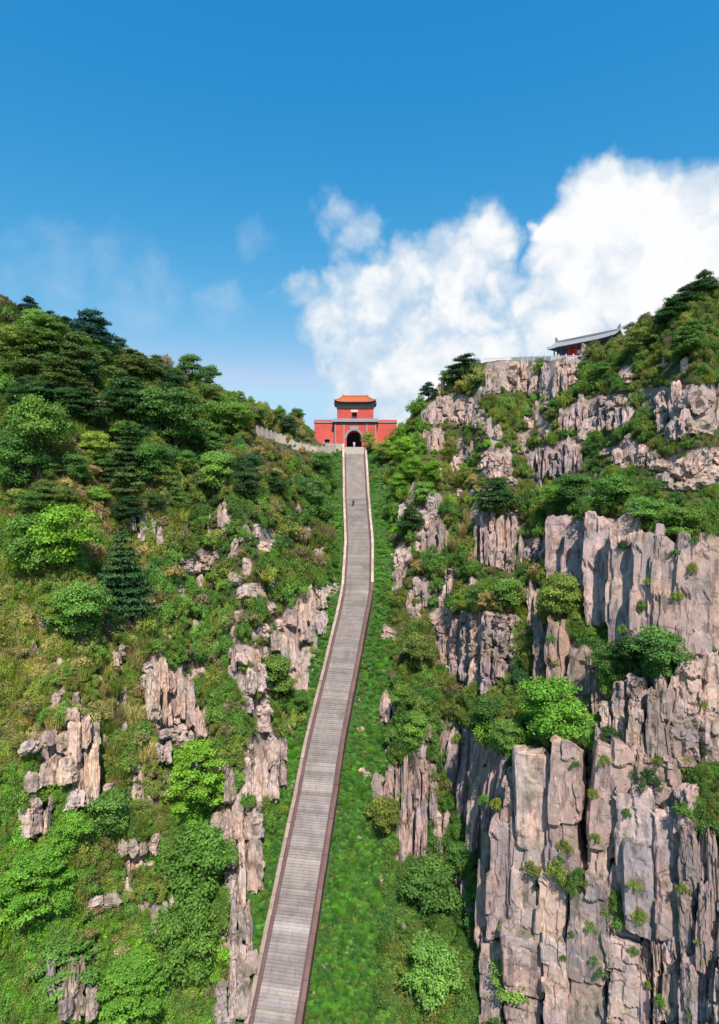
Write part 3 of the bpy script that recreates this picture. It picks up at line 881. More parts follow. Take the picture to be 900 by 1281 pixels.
# boulders lying in the gully grass
def boulder(px, py, wpx, hpx, label):
    hit = at(px, py)
    p, _, d = hit
    rr = random.Random(label)
    o = mesh_obj('boulder', rr.choice(SLABS))
    o.location = p + Vector((0, .3, hpx * d / F * .2))
    o.rotation_euler = (rr.uniform(-.2, .2), PI / 2 + rr.uniform(-.2, .2), rr.uniform(-.4, .4))
    o.scale = (hpx * d / F, wpx * d / F * .8, wpx * d / F)
    o['tint'] = (1.12, 1.05, 1.0)
    tag(o, label, 'boulder')
boulder(493, 798, 30, 17, 'flat pink boulder in the grass right of the stairway bend')
boulder(483, 1110, 20, 20, 'pale boulder low in the gully grass right of the stairway')
boulder(457, 970, 15, 11, 'small white stone in the grass beside the dark parapet')
boulder(452, 915, 9, 7, 'little pale stone higher up the gully grass')
boulder(372, 925, 12, 6, 'flat stone in the grass left of the stairway')
boulder(383, 738 + 60, 10, 6, 'small stone against the left parapet near the bend')
boulder(340, 1035, 9, 18, 'pale splintered stone below the fluted wall')

# ------------------------------------------------------------------ stairway
path_y = _ys
sdx = np.gradient(_xs, _ys)
def path(y):
    return Vector((float(np.interp(y, _ys, _xs)), y, float(np.interp(y, _ys, _zs))))
def heading(y):
    return math.atan(float(np.interp(y, _ys, sdx)))
RISE = 0.19
stairs = empty('stone_stairway', path(float(SY[2])))
tag(stairs, 'long steep stone stairway climbing the gully to the red gate', 'stairway')
stairs['kind'] = 'structure'
del stairs['category']
step_meshes = []
for i in range(6):
    # three or four worn blocks with open joints; a nosing stands out over the riser
    rg = random.Random(i)
    b = MB()
    n = rg.choice((3, 4, 4, 5))
    cuts = [-.5] + sorted(-.5 + (k + rg.uniform(-.25, .25)) / n for k in range(1, n)) + [.5]
    for k in range(n):
        xa, xb = cuts[k] + .0022, cuts[k + 1] - .0022
        vs, fs = [], []
        dz, dy = rg.uniform(-.05, .03), rg.uniform(-.05, .05)
        m = 3
        for q in range(m + 1):
            x = xa + (xb - xa) * q / m
            ez, ey = rg.uniform(-.06, .0), rg.uniform(.0, .05)
            for (y, z) in ((-.42 + dy, -3.0), (-.42 + dy, .16 + dz), (-.5 + dy + ey, .16 + dz), (-.5 + dy + ey, .44 + dz + ez), (-.45 + dy + ey, .5 + dz + ez), (.72, .47 + dz * .4), (.72, -3.0)):
                vs.append((x, y, z))
        for q in range(m):
            for j in range(7):
                a, c = q * 7 + j, q * 7 + (j + 1) % 7
                fs.append((a, c, c + 7, a + 7))
        fs += [tuple(range(7)), tuple(m * 7 + j for j in range(6, -1, -1))]
        b.add(vs, fs)
    step_meshes.append(b.mesh('step', M_STEP))
zlist = np.arange(float(_zs[0]) + 3.5, float(_zs[-1]), RISE)
ylist = np.interp(zlist, _zs, _ys)
rs = random.Random(3)
vis = []
for i in range(len(zlist) - 1):
    vis.append((zlist[i], float(ylist[i]), float(ylist[i + 1] - ylist[i])))
pale_rows = []
for pyl in (960, 985, 1082, 870, 1160, 1250, 740):
    h = at(398, pyl)
    yy = float(np.interp(pyl, [p[1] for p in reversed(ST)], list(reversed(SY))))
    pale_rows.append(yy)
sbase = stairs.location.copy()
rest = MB()
for i, (z, y, t) in enumerate(vis):
    hd = heading(y)
    x = float(stair_x(y))
    M = Matrix.Translation(Vector((x, y, z)) - sbase) @ Matrix.Rotation(-hd, 4, 'Z') @ Matrix.Diagonal((5.2, t * 1.15, RISE, 1))
    if i < 298:
        o = mesh_obj('step', rs.choice(step_meshes), stairs, M)
        k = rs.uniform(.965, 1.035)
        if rs.random() < .05: k *= .9
        if any(abs(y - q) < .45 for q in pale_rows): k = 1.22
        o['tint'] = (k, k * rs.uniform(.97, 1.02), k * rs.uniform(.95, 1.05))
    else:
        me = step_meshes[i % 6]
        rest.add([tuple(M @ v.co) for v in me.vertices], [tuple(p.vertices) for p in me.polygons])
ro = rest.build('upper_steps', M_STEP, stairs)
ro['kind'] = 'stuff'

def ribbon_wall(off, thick, z0, z1, y0, y1, n=160):
    b = MB()
    vs, fs = [], []
    for k in range(n + 1):
        y = y0 + (y1 - y0) * k / n
        p = path(y)
        hd = heading(y)
        side = Vector((math.cos(hd), -math.sin(hd), 0))
        for (s, zz) in ((off - thick / 2, z0), (off - thick / 2, z1), (off + thick / 2, z1), (off + thick / 2, z0)):
            vs.append(p + side * s + Vector((0, 0, zz)))
    for k in range(n):
        for j in range(4):
            a, c = k * 4 + j, k * 4 + (j + 1) % 4
            fs.append((a, a + 4, c + 4, c))
    fs += [(0, 1, 2, 3), tuple(n * 4 + j for j in (3, 2, 1, 0))]
    b.add(vs, fs)
    return b
cope_me = []
for i in range(3):
    b = MB()
    b.box(-.5, .5, -.495, .495, -.5, .5)
    me = b.mesh('coping_stone', M_COPE, bevel=.03)
    rg = random.Random(i + 50)
    for v in me.vertices:
        v.co += Vector((rg.uniform(-.04, .04), rg.uniform(-.004, .004), rg.uniform(-.1, .1)))
    cope_me.append(me)
y_start, y_end = float(ylist[0]), float(_ys[-1])
for (off, lab, nm) in ((-2.82, 'left stone parapet of the stairway with pale tan coping', 'l'), (2.82, 'right stone parapet of the stairway with dark lower coping', 'r')):
    e = empty('parapet_wall', path(y_start) + Vector((off, 0, 0)))
    tag(e, lab, 'wall', 'parapet walls flanking the stairway')
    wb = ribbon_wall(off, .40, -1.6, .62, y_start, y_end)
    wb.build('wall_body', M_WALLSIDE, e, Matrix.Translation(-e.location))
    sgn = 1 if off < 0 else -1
    ribbon_wall(off + sgn * .40, .40, -.9, .30, y_start, y_end).build('side_strip', M_WALLSIDE, e, Matrix.Translation(-e.location))  # low dark strip along the inner side of each parapet
    y = y_start
    kk = 0
    while y < y_end - 1:
        L = 1.75 * rs.uniform(.85, 1.15) * (1 if y < 118 else 1.6)
        y2 = min(y + L, y_end)
        p1, p2 = path(y), path(y2)
        hd = heading((y + y2) / 2)
        side = Vector((math.cos(hd), -math.sin(hd), 0))
        ax = p2 - p1
        c = (p1 + p2) / 2 + side * (off + rs.uniform(-.025, .025)) + Vector((0, 0, .72 + rs.uniform(-.03, .03)))
        yv = ax.normalized()
        zv = side.cross(yv)
        wd_ = .48
        ln_ = ax.length
        M = Matrix(((side.x * wd_, yv.x * ln_, zv.x * .22, c.x), (side.y * wd_, yv.y * ln_, zv.y * .22, c.y), (side.z * wd_, yv.z * ln_, zv.z * .22, c.z), (0, 0, 0, 1)))
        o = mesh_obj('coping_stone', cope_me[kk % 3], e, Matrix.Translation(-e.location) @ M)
        k = rs.uniform(.85, 1.15)
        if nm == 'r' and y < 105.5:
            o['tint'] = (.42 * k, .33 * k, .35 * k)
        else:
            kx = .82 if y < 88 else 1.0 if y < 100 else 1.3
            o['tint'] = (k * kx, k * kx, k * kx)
        y = y2
        kk += 1

# ------------------------------------------------------------------ plants
def leaf_mesh(name, clumps, n, size, aspect=1.6, up=.35, out=.7, rnd=.6, shell=.45, seed=0, flat_bottom=True, stems=None):
    """many leaf faces spread through clump volumes; clumps: (centre, radii, weight)"""
    rg = np.random.default_rng(seed)
    cs = np.array([c[0] for c in clumps], float)
    rs_ = np.array([c[1] for c in clumps], float)
    w_ = np.array([c[2] for c in clumps], float)
    pick = rg.choice(len(clumps), n, p=w_ / w_.sum())
    u = rg.normal(size=(n, 3))
    u /= np.linalg.norm(u, axis=1)[:, None]
    if flat_bottom:
        low = u[:, 2] < -.2
        u[low, 2] *= rg.uniform(-1, .6, low.sum())
        u /= np.linalg.norm(u, axis=1)[:, None]
    rad = rg.uniform(0, 1, n) ** shell
    rad *= 1 + .22 * np.abs(rg.normal(size=n)) * (rg.uniform(size=n) < .35)
    p = cs[pick] + u * rs_[pick] * rad[:, None]
    nr = u * out + np.array([0, 0, up]) + rg.normal(size=(n, 3)) * rnd
    nr /= np.linalg.norm(nr, axis=1)[:, None]
    t = np.cross(nr, rg.normal(size=(n, 3)))
    t /= np.linalg.norm(t, axis=1)[:, None]
    b = np.cross(nr, t)
    s = size * rg.uniform(.6, 1.4, n)[:, None]
    q = np.stack([p - t * s * aspect * .5, p - b * s * .45 + t * s * .05, p + t * s * aspect * .5, p + b * s * .42 + t * s * .05], 1)
    q[:, 1] -= nr * s * .12
    q[:, 3] -= nr * s * .12
    verts = q.reshape(-1, 3)
    faces = np.arange(n * 4).reshape(n, 4)
    me = bpy.data.meshes.new(name)
    sv, sf = [], []
    if stems is not None:
        sv, sf = stems.v, stems.f
    nv = len(verts) + len(sv)
    co = np.vstack([verts, np.array(sv, float).reshape(-1, 3)]) if sv else verts
    loops = list(faces.ravel())
    starts = list(range(0, n * 4, 4))
    me.vertices.add(nv)
    me.vertices.foreach_set('co', co.ravel())
    cur = n * 4
    for f in sf:
        starts.append(cur)
        cur += len(f)
        loops += [i + n * 4 for i in f]
    me.loops.add(len(loops))
    me.loops.foreach_set('vertex_index', np.array(loops, np.int32))
    me.polygons.add(len(starts))
    me.polygons.foreach_set('loop_start', np.array(starts, np.int32))
    mi = np.zeros(len(starts), np.int32)
    mi[n:] = 1
    me.update(calc_edges=True)
    me.polygons.foreach_set('material_index', mi)
    at_ = me.attributes.new('rnd', 'FLOAT', 'POINT')
    # neighbouring leaves of one spray share part of their tone
    r_ = np.repeat(np.clip(.5 * rg.uniform(size=n) + .5 * rg.uniform(size=len(clumps))[pick], 0, 1), 4)
    at_.data.foreach_set('value', np.concatenate([r_, np.zeros(len(sv))]).astype(np.float32))
    me.materials.append(M_LEAF)
    me.materials.append(M_BARK)
    return me

def crown_clumps(rg, n, rx, rz, zc, cr, top=1.0):
    out = []
    for k in range(n):
        a = 2.399 * k + rg.uniform(-.4, .4)
        h = rg.uniform(-1, 1)
        rr_ = math.sqrt(max(0, 1 - h * h)) * rg.uniform(.45, 1.0)
        c = (math.cos(a) * rr_ * rx * (1.0 if h < 0 else top), math.sin(a) * rr_ * rx * (1.0 if h < 0 else top), zc + h * rz)
        r_ = cr * rg.uniform(.65, 1.3)
        out.append((c, (r_, r_, r_ * rg.uniform(.5, .8)), r_ * r_))
    out.append(((0, 0, zc), (rx * .7, rx * .7, rz * .7), cr * cr * 2.5))
    return out

def trunk_mesh(rg, clumps, th, r0, lean=.05, name='trunk'):
    b = MB()
    pts = [Vector((0, 0, -.12))]
    for k in range(1, 6):
        z = th * k / 5
        pts.append(Vector((rg.uniform(-lean, lean) * k / 2, rg.uniform(-lean, lean) * k / 2, z)))
    b.tube(pts, [r0 * (1.25 - .85 * k / 5) for k in range(6)], 7)
    for c in clumps[:9]:
        c0 = Vector(c[0])
        k = min(5, max(1, int(5 * (c0.z - .18) / th)))
        p = pts[k]
        m = p.lerp(c0, .5) + Vector((0, 0, -.02))
        b.tube([p, m, c0], [r0 * .42, r0 * .28, r0 * .1], 5)
    return b

def proto_broadleaf(seed):
    rg = random.Random(seed)
    cl = crown_clumps(rg, 26, .36, .30, .60, .15)
    return leaf_mesh('crown', cl, 7000, .0255, 1.5, .45, .8, .5, .4, seed), trunk_mesh(rg, cl, .7, .028).mesh('trunk', M_BARK)
def proto_layered(seed):
    """maple-like: broad domed crown in flat sprays"""
    rg = random.Random(seed)
    cl = []
    for k in range(44):
        a = 2.399 * k
        h = (k + .5) / 44
        z = .28 + .66 * h
        rr_ = .46 * math.sqrt(max(.02, 1 - (max(h - .25, 0) / .78) ** 2)) * rg.uniform(.5, 1.0)
        r_ = rg.uniform(.09, .15)
        cl.append(((math.cos(a) * rr_, math.sin(a) * rr_, z), (r_, r_, r_ * .36), r_ * r_))
    return leaf_mesh('crown', cl, 8000, .0245, 1.3, .9, .35, .4, .5, seed), trunk_mesh(rg, cl, .65, .026).mesh('trunk', M_BARK)
def proto_pine(seed):
    """mountain pine: flat ragged pads on wide branches"""
    rg = random.Random(seed)
    cl = []
    tiers = 6
    for t in range(tiers):
        z = .30 + .62 * t / (tiers - 1)
        rad = .42 * (1 - .62 * (t / (tiers - 1)) ** 1.4)
        m = 7 - t // 2
        a0 = rg.uniform(0, 6)
        for k in range(m):
            a = a0 + 2 * PI * k / m + rg.uniform(-.6, .6)
            rr_ = rad * rg.uniform(.45, 1.0)
            r_ = rg.uniform(.10, .17) * (1.1 - .35 * t / tiers)
            cl.append(((math.cos(a) * rr_, math.sin(a) * rr_, z + rg.uniform(-.09, .07)), (r_ * 1.2, r_ * 1.2, r_ * rg.uniform(.4, .75)), r_ * r_))
    cl.append(((0, 0, .95), (.10, .10, .06), .01))
    return leaf_mesh('crown', cl, 6500, .024, 2.8, .8, .4, .6, .5, seed), trunk_mesh(rg, cl[::3], .92, .026, .035).mesh('trunk', M_BARK)
def proto_spruce(seed):
    rg = random.Random(seed)
    cl = []
    for t in range(11):
        z = .10 + .82 * t / 10
        rad = .30 * (1 - .9 * t / 10) + .02
        m = max(4, 9 - t // 2)
        a0 = rg.uniform(0, 6)
        for k in range(m):
            a = a0 + 2 * PI * k / m
            rr_ = rad * rg.uniform(.6, 1.0)
            r_ = .055 + .06 * (1 - t / 10)
            cl.append(((math.cos(a) * rr_, math.sin(a) * rr_, z - rr_ * .12), (r_ * 1.2, r_ * 1.2, r_ * .38), r_ * r_))
    cl.append(((0, 0, .96), (.025, .025, .06), .004))
    return leaf_mesh('crown', cl, 7000, .022, 2.6, .6, .5, .6, .5, seed), trunk_mesh(rg, cl[::7], .95, .022, .01).mesh('trunk', M_BARK)
def proto_shrub(seed, n=2300, size=.056):
    """unit shrub, about 1.6 wide and 1 high, several stems"""
    rg = random.Random(seed)
    cl = []
    sx_, sy_ = rg.uniform(.75, 1.25), rg.uniform(.75, 1.25)
    for k in range(17):
        a = 2.399 * k + rg.uniform(-.5, .5)
        rr_ = math.sqrt((k + .5) / 17) * rg.uniform(.45, .85)
        z = .26 + .5 * (1 - rr_ / .85) * rg.uniform(.5, 1.3) + rg.uniform(-.1, .16)
        r_ = rg.uniform(.12, .30)
        cl.append(((math.cos(a) * rr_ * sx_, math.sin(a) * rr_ * sy_, z), (r_, r_, r_ * rg.uniform(.6, 1.3)), r_ * r_))
    b = MB()
    for c in cl[:7]:
        b.tube([(0, 0, -.25), (c[0][0] * .4, c[0][1] * .4, c[0][2] * .5), c[0]], [.03, .02, .008], 4)
    return leaf_mesh('shrub', cl, n, size, 1.6, .25, .75, .65, .42, seed, False, b)
def proto_dry(seed):
    """thin twiggy bush: sparse small leaves, many twigs showing"""
    rg = random.Random(seed)
    b = MB()
    cl = []
    for k in range(26):
        a = 2.399 * k
        rr_ = math.sqrt((k + .5) / 26) * .68
        z = .85 - .5 * rr_ + rg.uniform(-.15, .15)
        p = (math.cos(a) * rr_, math.sin(a) * rr_, z)
        b.tube([(0, 0, -.25), (p[0] * .35, p[1] * .35, z * .5), p], [.022, .014, .005], 3)
        cl.append((p, (.2, .2, .2), 1))
    return leaf_mesh('shrub', cl, 620, .07, 2.0, .3, .4, .9, .6, seed, True, b)
def proto_tuft(seed):
    """tussock of long thin blades"""
    rg = np.random.default_rng(seed)
    n = 420
    b = MB()
    for k in range(n):
        r0, a0 = .55 * math.sqrt(rg.uniform()), rg.uniform(0, 6.283)
        p = Vector((math.cos(a0) * r0, math.sin(a0) * r0, -.08))
        out = Vector((math.cos(a0), math.sin(a0), 0)) * rg.uniform(.0, .45) + Vector((rg.normal() * .12, rg.normal() * .12, 0))
        h = rg.uniform(.35, 1.0)
        m = p + out * .4 + Vector((0, 0, h * .6))
        t_ = p + out * 1.1 + Vector((0, 0, h * rg.uniform(.75, 1.0)))
        sd = Vector((-math.sin(a0 + rg.normal()), math.cos(a0 + rg.normal()), 0)) * .022
        b.add([p - sd, p + sd, m + sd * .8, m - sd * .8, t_], [(0, 1, 2, 3), (3, 2, 4)])
    me = bpy.data.meshes.new('tussock')
    me.from_pydata(b.v, [], b.f)
    at_ = me.attributes.new('rnd', 'FLOAT', 'POINT')
    at_.data.foreach_set('value', np.repeat(rg.uniform(0, .95, n), 5).astype(np.float32))
    me.materials.append(M_LEAF)
    return me
def proto_herb(seed):
    rg = random.Random(seed)
    cl = [((rg.uniform(-.6, .6), rg.uniform(-.6, .6), rg.uniform(.1, .45)), (.3, .3, .24), 1) for k in range(9)]
    cl.append(((0, 0, .2), (.5, .5, .2), 2.5))
    b = MB()
    for c in cl[:9]: b.tube([(0, 0, -.1), (c[0][0] * .5, c[0][1] * .5, .05), c[0]], [.02, .015, .006], 3)
    return leaf_mesh('herb', cl, 700, .075, 1.9, .45, .4, .8, .6, seed, True, b)

PROTO = {'broadleaf_tree': [proto_broadleaf(s) for s in (1, 2, 3)], 'maple_tree': [proto_layered(s) for s in (11, 12)],
         'pine_tree': [proto_pine(s) for s in (21, 22, 23)], 'spruce_tree': [proto_spruce(31)]}
SHRUBS = [proto_shrub(s) for s in (41, 42, 43, 44)]
DRYS = [proto_dry(s) for s in (51, 52)]
HERBS = [proto_herb(s) for s in (61, 62)]
TUFTS = [proto_tuft(s) for s in (71, 72)]

TINT = {'bright': (.21, .41, .045), 'green': (.185, .330, .060), 'deep': (.120, .245, .052), 'dark': (.060, .130, .042), 'olive': (.255, .295, .066), 'pine': (.150, .215, .056),
        'lime': (.31, .38, .068), 'dry': (.40, .31, .145), 'brown': (.27, .215, .115), 'straw': (.45, .39, .145), 'blue': (.045, .115, .075)}
WORD = {'bright': 'bright green', 'green': 'mid green', 'deep': 'deep green', 'dark': 'dark green', 'olive': 'olive green', 'pine': 'yellowish dark green', 'lime': 'yellow green',
        'dry': 'dry tan', 'brown': 'brown', 'straw': 'straw coloured', 'blue': 'dark bluish green'}

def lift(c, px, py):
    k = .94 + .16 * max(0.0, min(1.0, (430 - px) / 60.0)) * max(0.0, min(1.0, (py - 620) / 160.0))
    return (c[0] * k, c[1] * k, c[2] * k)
def jit(c, rr, k=.16):
    m = rr.uniform(1 - k, 1 + k)
    return (c[0] * m * rr.uniform(.9, 1.12), c[1] * m, c[2] * m * rr.uniform(.85, 1.15))

def tree(kind, px, py, hpx, tint, label, group=None, wide=1.0):
    """base at picture position, height in picture pixels"""
    hit = at(px, py)
    if hit is None: return
    p, n, d = hit
    rr = random.Random(label + str(px))
    h = hpx * d / F
    e = empty(kind, p, rr.uniform(0, 6.28))
    tag(e, label, 'tree', group)
    cm, tm = rr.choice(PROTO[kind])
    s = Matrix.Diagonal((h * wide, h * wide, h, 1))
    c = mesh_obj('crown', cm, e, s)
    c['tint'] = jit(TINT[tint], rr, .08)
    t = mesh_obj('trunk', tm, e, s)
    return e

TREES = [
 ('pine_tree', 113, 440, 52, 'blue', 'tall dark pine with wide flat branches on the left skyline', 1.15),
 ('pine_tree', 37, 400, 28, 'blue', 'small dark pine at the top left corner of the ridge', 1.1),
 ('pine_tree', 62, 412, 22, 'blue', 'low dark pine on the ridge beside the corner pine', 1.3),
 ('pine_tree', 82, 420, 24, 'blue', 'low dark pine on the ridge left of the tallest skyline pine', 1.3),
 ('pine_tree', 128, 445, 30, 'deep', 'short bushy pine tucked right below the tallest skyline pine', 1.2),
 ('broadleaf_tree', 150, 448, 26, 'blue', 'small round tree standing alone on the left skyline', .9),
 ('pine_tree', 58, 450, 56, 'pine', 'large golden tipped pine near the left edge under the ridge', 1.25),
 ('pine_tree', 96, 470, 54, 'pine', 'golden tipped pine left of the bare path patch', 1.2),
 ('pine_tree', 36, 478, 50, 'pine', 'golden tipped pine at the left edge', 1.25),
 ('pine_tree', 74, 492, 44, 'pine', 'lower golden tipped pine above the pale wall', 1.3),
 ('pine_tree', 168, 480, 42, 'pine', 'golden tipped pine right of the bare path patch', 1.3),
 ('pine_tree', 196, 476, 30, 'pine', 'small pine under the left skyline between two larger trees', 1.3),
 ('broadleaf_tree', 42, 424, 38, 'green', 'green round tree under the corner pine', 1.1),
 ('pine_tree', 52, 525, 48, 'dark', 'shaded pine below the golden tipped pines', 1.4),
 ('pine_tree', 105, 532, 46, 'dark', 'shaded pine directly below the pale wall', 1.4),
 ('pine_tree', 160, 530, 58, 'dark', 'broad shaded pine right of the pale wall', 1.3),
 ('broadleaf_tree', 240, 486, 42, 'deep', 'dense deep green tree breaking the left skyline', 1.1),
 ('broadleaf_tree', 262, 488, 32, 'deep', 'rounded deep green tree right beside the skyline clump', 1.1),
 ('broadleaf_tree', 222, 570, 88, 'deep', 'large rich green tree high on the left slope', 1.05),
 ('broadleaf_tree', 190, 545, 62, 'deep', 'rich green tree left of the largest upper tree', 1.0),
 ('broadleaf_tree', 272, 558, 58, 'green', 'lighter green tree right of the largest upper tree', 1.0),
 ('broadleaf_tree', 300, 548, 46, 'green', 'green tree below the brown ridge bushes', 1.1),
 ('broadleaf_tree', 48, 612, 118, 'green', 'big bright crowned tree at the left edge of the upper slope', .8),
 ('broadleaf_tree', 20, 630, 90, 'deep', 'shaded tree cut by the left edge', .8),
 ('spruce_tree', 162, 605, 76, 'dark', 'dark conifer among pale bushes on the upper left slope', 1.1),
 ('broadleaf_tree', 190, 618, 66, 'deep', 'deep green tree beside the upper dark conifer', .9),
 ('broadleaf_tree', 120, 585, 46, 'lime', 'yellow green tree between the left edge tree and the dark conifer', 1.0),
 ('broadleaf_tree', 268, 625, 58, 'green', 'soft green tree above the pale upright stone', .95),
 ('broadleaf_tree', 82, 730, 100, 'bright', 'large bright green tree left of the dark spruce', .95),
 ('broadleaf_tree', 40, 738, 96, 'green', 'large green tree at the left edge beside the bright tree', .9),
 ('spruce_tree', 155, 772, 112, 'dark', 'tall dark spruce in the middle of the left slope', .98),
 ('broadleaf_tree', 100, 812, 88, 'green', 'green tree in front of the bright tree and spruce', 1.0),
 ('broadleaf_tree', 68, 790, 50, 'lime', 'small yellow green tree at the foot of the bright tree', 1.1),
 ('maple_tree', 245, 1020, 92, 'bright', 'bright round layered tree below the ragged white rib', .98),
 ('broadleaf_tree', 345, 878, 60, 'green', 'green tree between the cliffs beside the stairway', 1.1),
 ('broadleaf_tree', 376, 896, 34, 'deep', 'small deep green tree at the gully edge beside the stairway', 1.0),
 ('maple_tree', 46, 1160, 100, 'bright', 'bright layered tree at the bottom left', .95),
 ('maple_tree', 80, 1250, 90, 'green', 'layered tree in the bottom left corner', 1.0),
 ('broadleaf_tree', 250, 1140, 104, 'green', 'wide green tree below the bright round tree', 1.05),
 ('broadleaf_tree', 232, 1235, 100, 'green', 'green tree at the bottom edge left of the stairway', 1.05),
 ('broadleaf_tree', 132, 1056, 70, 'green', 'green tree below the jutting pale crag', 1.2),
 ('broadleaf_tree', 88, 1072, 56, 'bright', 'small bright tree left under the jutting pale crag', 1.1),
 ('broadleaf_tree', 405, 603, 40, 'deep', 'dark green tree left of the top of the stairway', 1.0),
 ('broadleaf_tree', 392, 640, 46, 'deep', 'deep green tree left of the walking person', .9),
 ('broadleaf_tree', 462, 568, 28, 'olive', 'light olive tree against the right wing of the gate', .9),
 ('broadleaf_tree', 482, 582, 32, 'lime', 'light green tree right of the stair head', 1.1),
 ('broadleaf_tree', 505, 582, 36, 'bright', 'bright tree in front of the end of the right wing', 1.1),
 ('broadleaf_tree', 517, 606, 36, 'bright', 'bright tree below the end of the right wing', 1.0),
 ('broadleaf_tree', 542, 612, 36, 'bright', 'bright tree under the small pink crag', 1.1),
 ('broadleaf_tree', 500, 622, 30, 'bright', 'bright bushy tree right of the upper stairway', 1.2),
 ('broadleaf_tree', 530, 636, 34, 'green', 'green tree above the dark bush over the gully', 1.1),
 ('pine_tree', 622, 648, 50, 'dark', 'very dark spreading pine above the narrow pillars', 1.2),
 ('pine_tree', 512, 672, 40, 'dark', 'dark pine over the pale leaning crag', .9),
 ('pine_tree', 582, 474, 30, 'blue', 'dark pine leaning out on the right skyline', 1.5),
 ('pine_tree', 566, 484, 26, 'deep', 'low green pine below the leaning skyline pine', 1.4),
 ('pine_tree', 536, 500, 22, 'blue', 'small wind bent pine on the right skyline shoulder', 1.2),
 ('broadleaf_tree', 700, 782, 66, 'olive', 'olive tree at the foot of the great cliff face', 1.0),
 ('broadleaf_tree', 636, 772, 50, 'green', 'green tree above the rounded dark crag', 1.1),
 ('broadleaf_tree', 598, 768, 40, 'deep', 'deep green tree at the left of the rounded dark crag', 1.1),
 ('broadleaf_tree', 825, 862, 80, 'deep', 'large dark tree below the great cliff face', 1.1),
 ('broadleaf_tree', 790, 846, 52, 'dark', 'dark tree left of the large dark cliff tree', 1.0),
 ('broadleaf_tree', 762, 868, 66, 'deep', 'narrow dark tree between brown wall and tall columns', .8),
 ('broadleaf_tree', 690, 944, 96, 'bright', 'large bright green tree on top of the bright pink block', 1.05),
 ('broadleaf_tree', 735, 944, 54, 'green', 'green tree at the right shoulder of the bright pink block', 1.0),
 ('broadleaf_tree', 612, 925, 56, 'deep', 'deep green tree left of the bright block tree', 1.1),
 ('broadleaf_tree', 636, 948, 50, 'green', 'green tree on the left edge of the bright pink block', 1.0),
 ('broadleaf_tree', 768, 944, 36, 'dark', 'dark tree in the notch above the dark cleft', 1.3),
 ('broadleaf_tree', 540, 1150, 76, 'deep', 'wide green tree in the gully below the thin pillars', 1.1),
 ('broadleaf_tree', 578, 1096, 44, 'deep', 'deep green tree beside the leaning pale sliver', 1.0),
 ('broadleaf_tree', 480, 1050, 54, 'olive', 'olive tree at the right edge of the gully grass', 1.0),
 ('broadleaf_tree', 525, 850, 60, 'olive', 'olive brown tree left of the rounded dark crag', .9),
 ('broadleaf_tree', 372, 532, 22, 'deep', 'dark tree left of the gate on the ridge', 1.1),
 ('broadleaf_tree', 350, 532, 22, 'green', 'green tree on the ridge above the winding parapet', 1.1),
 ('broadleaf_tree', 322, 530, 22, 'green', 'green tree on the ridge left of the winding parapet', 1.2),
 ('pine_tree', 858, 388, 30, 'dark', 'dark pine on the right skyline above the hall', 1.4),
 ('pine_tree', 880, 374, 34, 'dark', 'dark pine at the right edge of the skyline', 1.2),
 ('pine_tree', 840, 412, 38, 'dark', 'dark pine below the right skyline', 1.3),
 ('pine_tree', 866, 450, 46, 'deep', 'deep green pine above the stepped grey cliff', 1.2),
 ('broadleaf_tree', 800, 450, 40, 'olive', 'olive tree on the slope right of the hall', 1.2),
 ('broadleaf_tree', 752, 480, 27, 'deep', 'deep green tree below the corner of the hall', 1.3),
 ('broadleaf_tree', 730, 470, 18, 'deep', 'dark tree at the right end of the white balustrade', 1.2),
 ('broadleaf_tree', 720, 640, 48, 'deep', 'deep green tree on the ledge above the great cliff face', 1.3),
 ('broadleaf_tree', 765, 648, 56, 'deep', 'dark tree in the middle of the shrub ledge', 1.3),
 ('broadleaf_tree', 805, 676, 56, 'green', 'green tree drooping over the great cliff face', 1.2),
 ('broadleaf_tree', 850, 684, 52, 'green', 'green tree on the right end of the shrub ledge', 1.3),
 ('broadleaf_tree', 690, 650, 44, 'green', 'green tree on the left end of the shrub ledge', 1.2),
 ('broadleaf_tree', 862, 1036, 44, 'deep', 'deep green tree at the right edge beside the broad cliff', 1.0),
 ('broadleaf_tree', 505, 900, 46, 'green', 'green tree on the steep bank right of the gully', .9),
 ('broadleaf_tree', 520, 945, 56, 'green', 'green tree hanging above the thin shaggy pillars', .8),
 ('broadleaf_tree', 640, 1265, 70, 'green', 'green tree at the bottom edge below the bright block', 1.1),
 ('broadleaf_tree', 540, 1262, 84, 'green', 'green tree at the bottom edge of the gully', 1.1),
 ('maple_tree', 165, 1275, 80, 'bright', 'bright layered tree at the bottom edge', 1.1),
]
for (k, px, py, h, tn, lab, wdt) in TREES:
    tree(k, px, py, h, tn, lab, None, wdt)

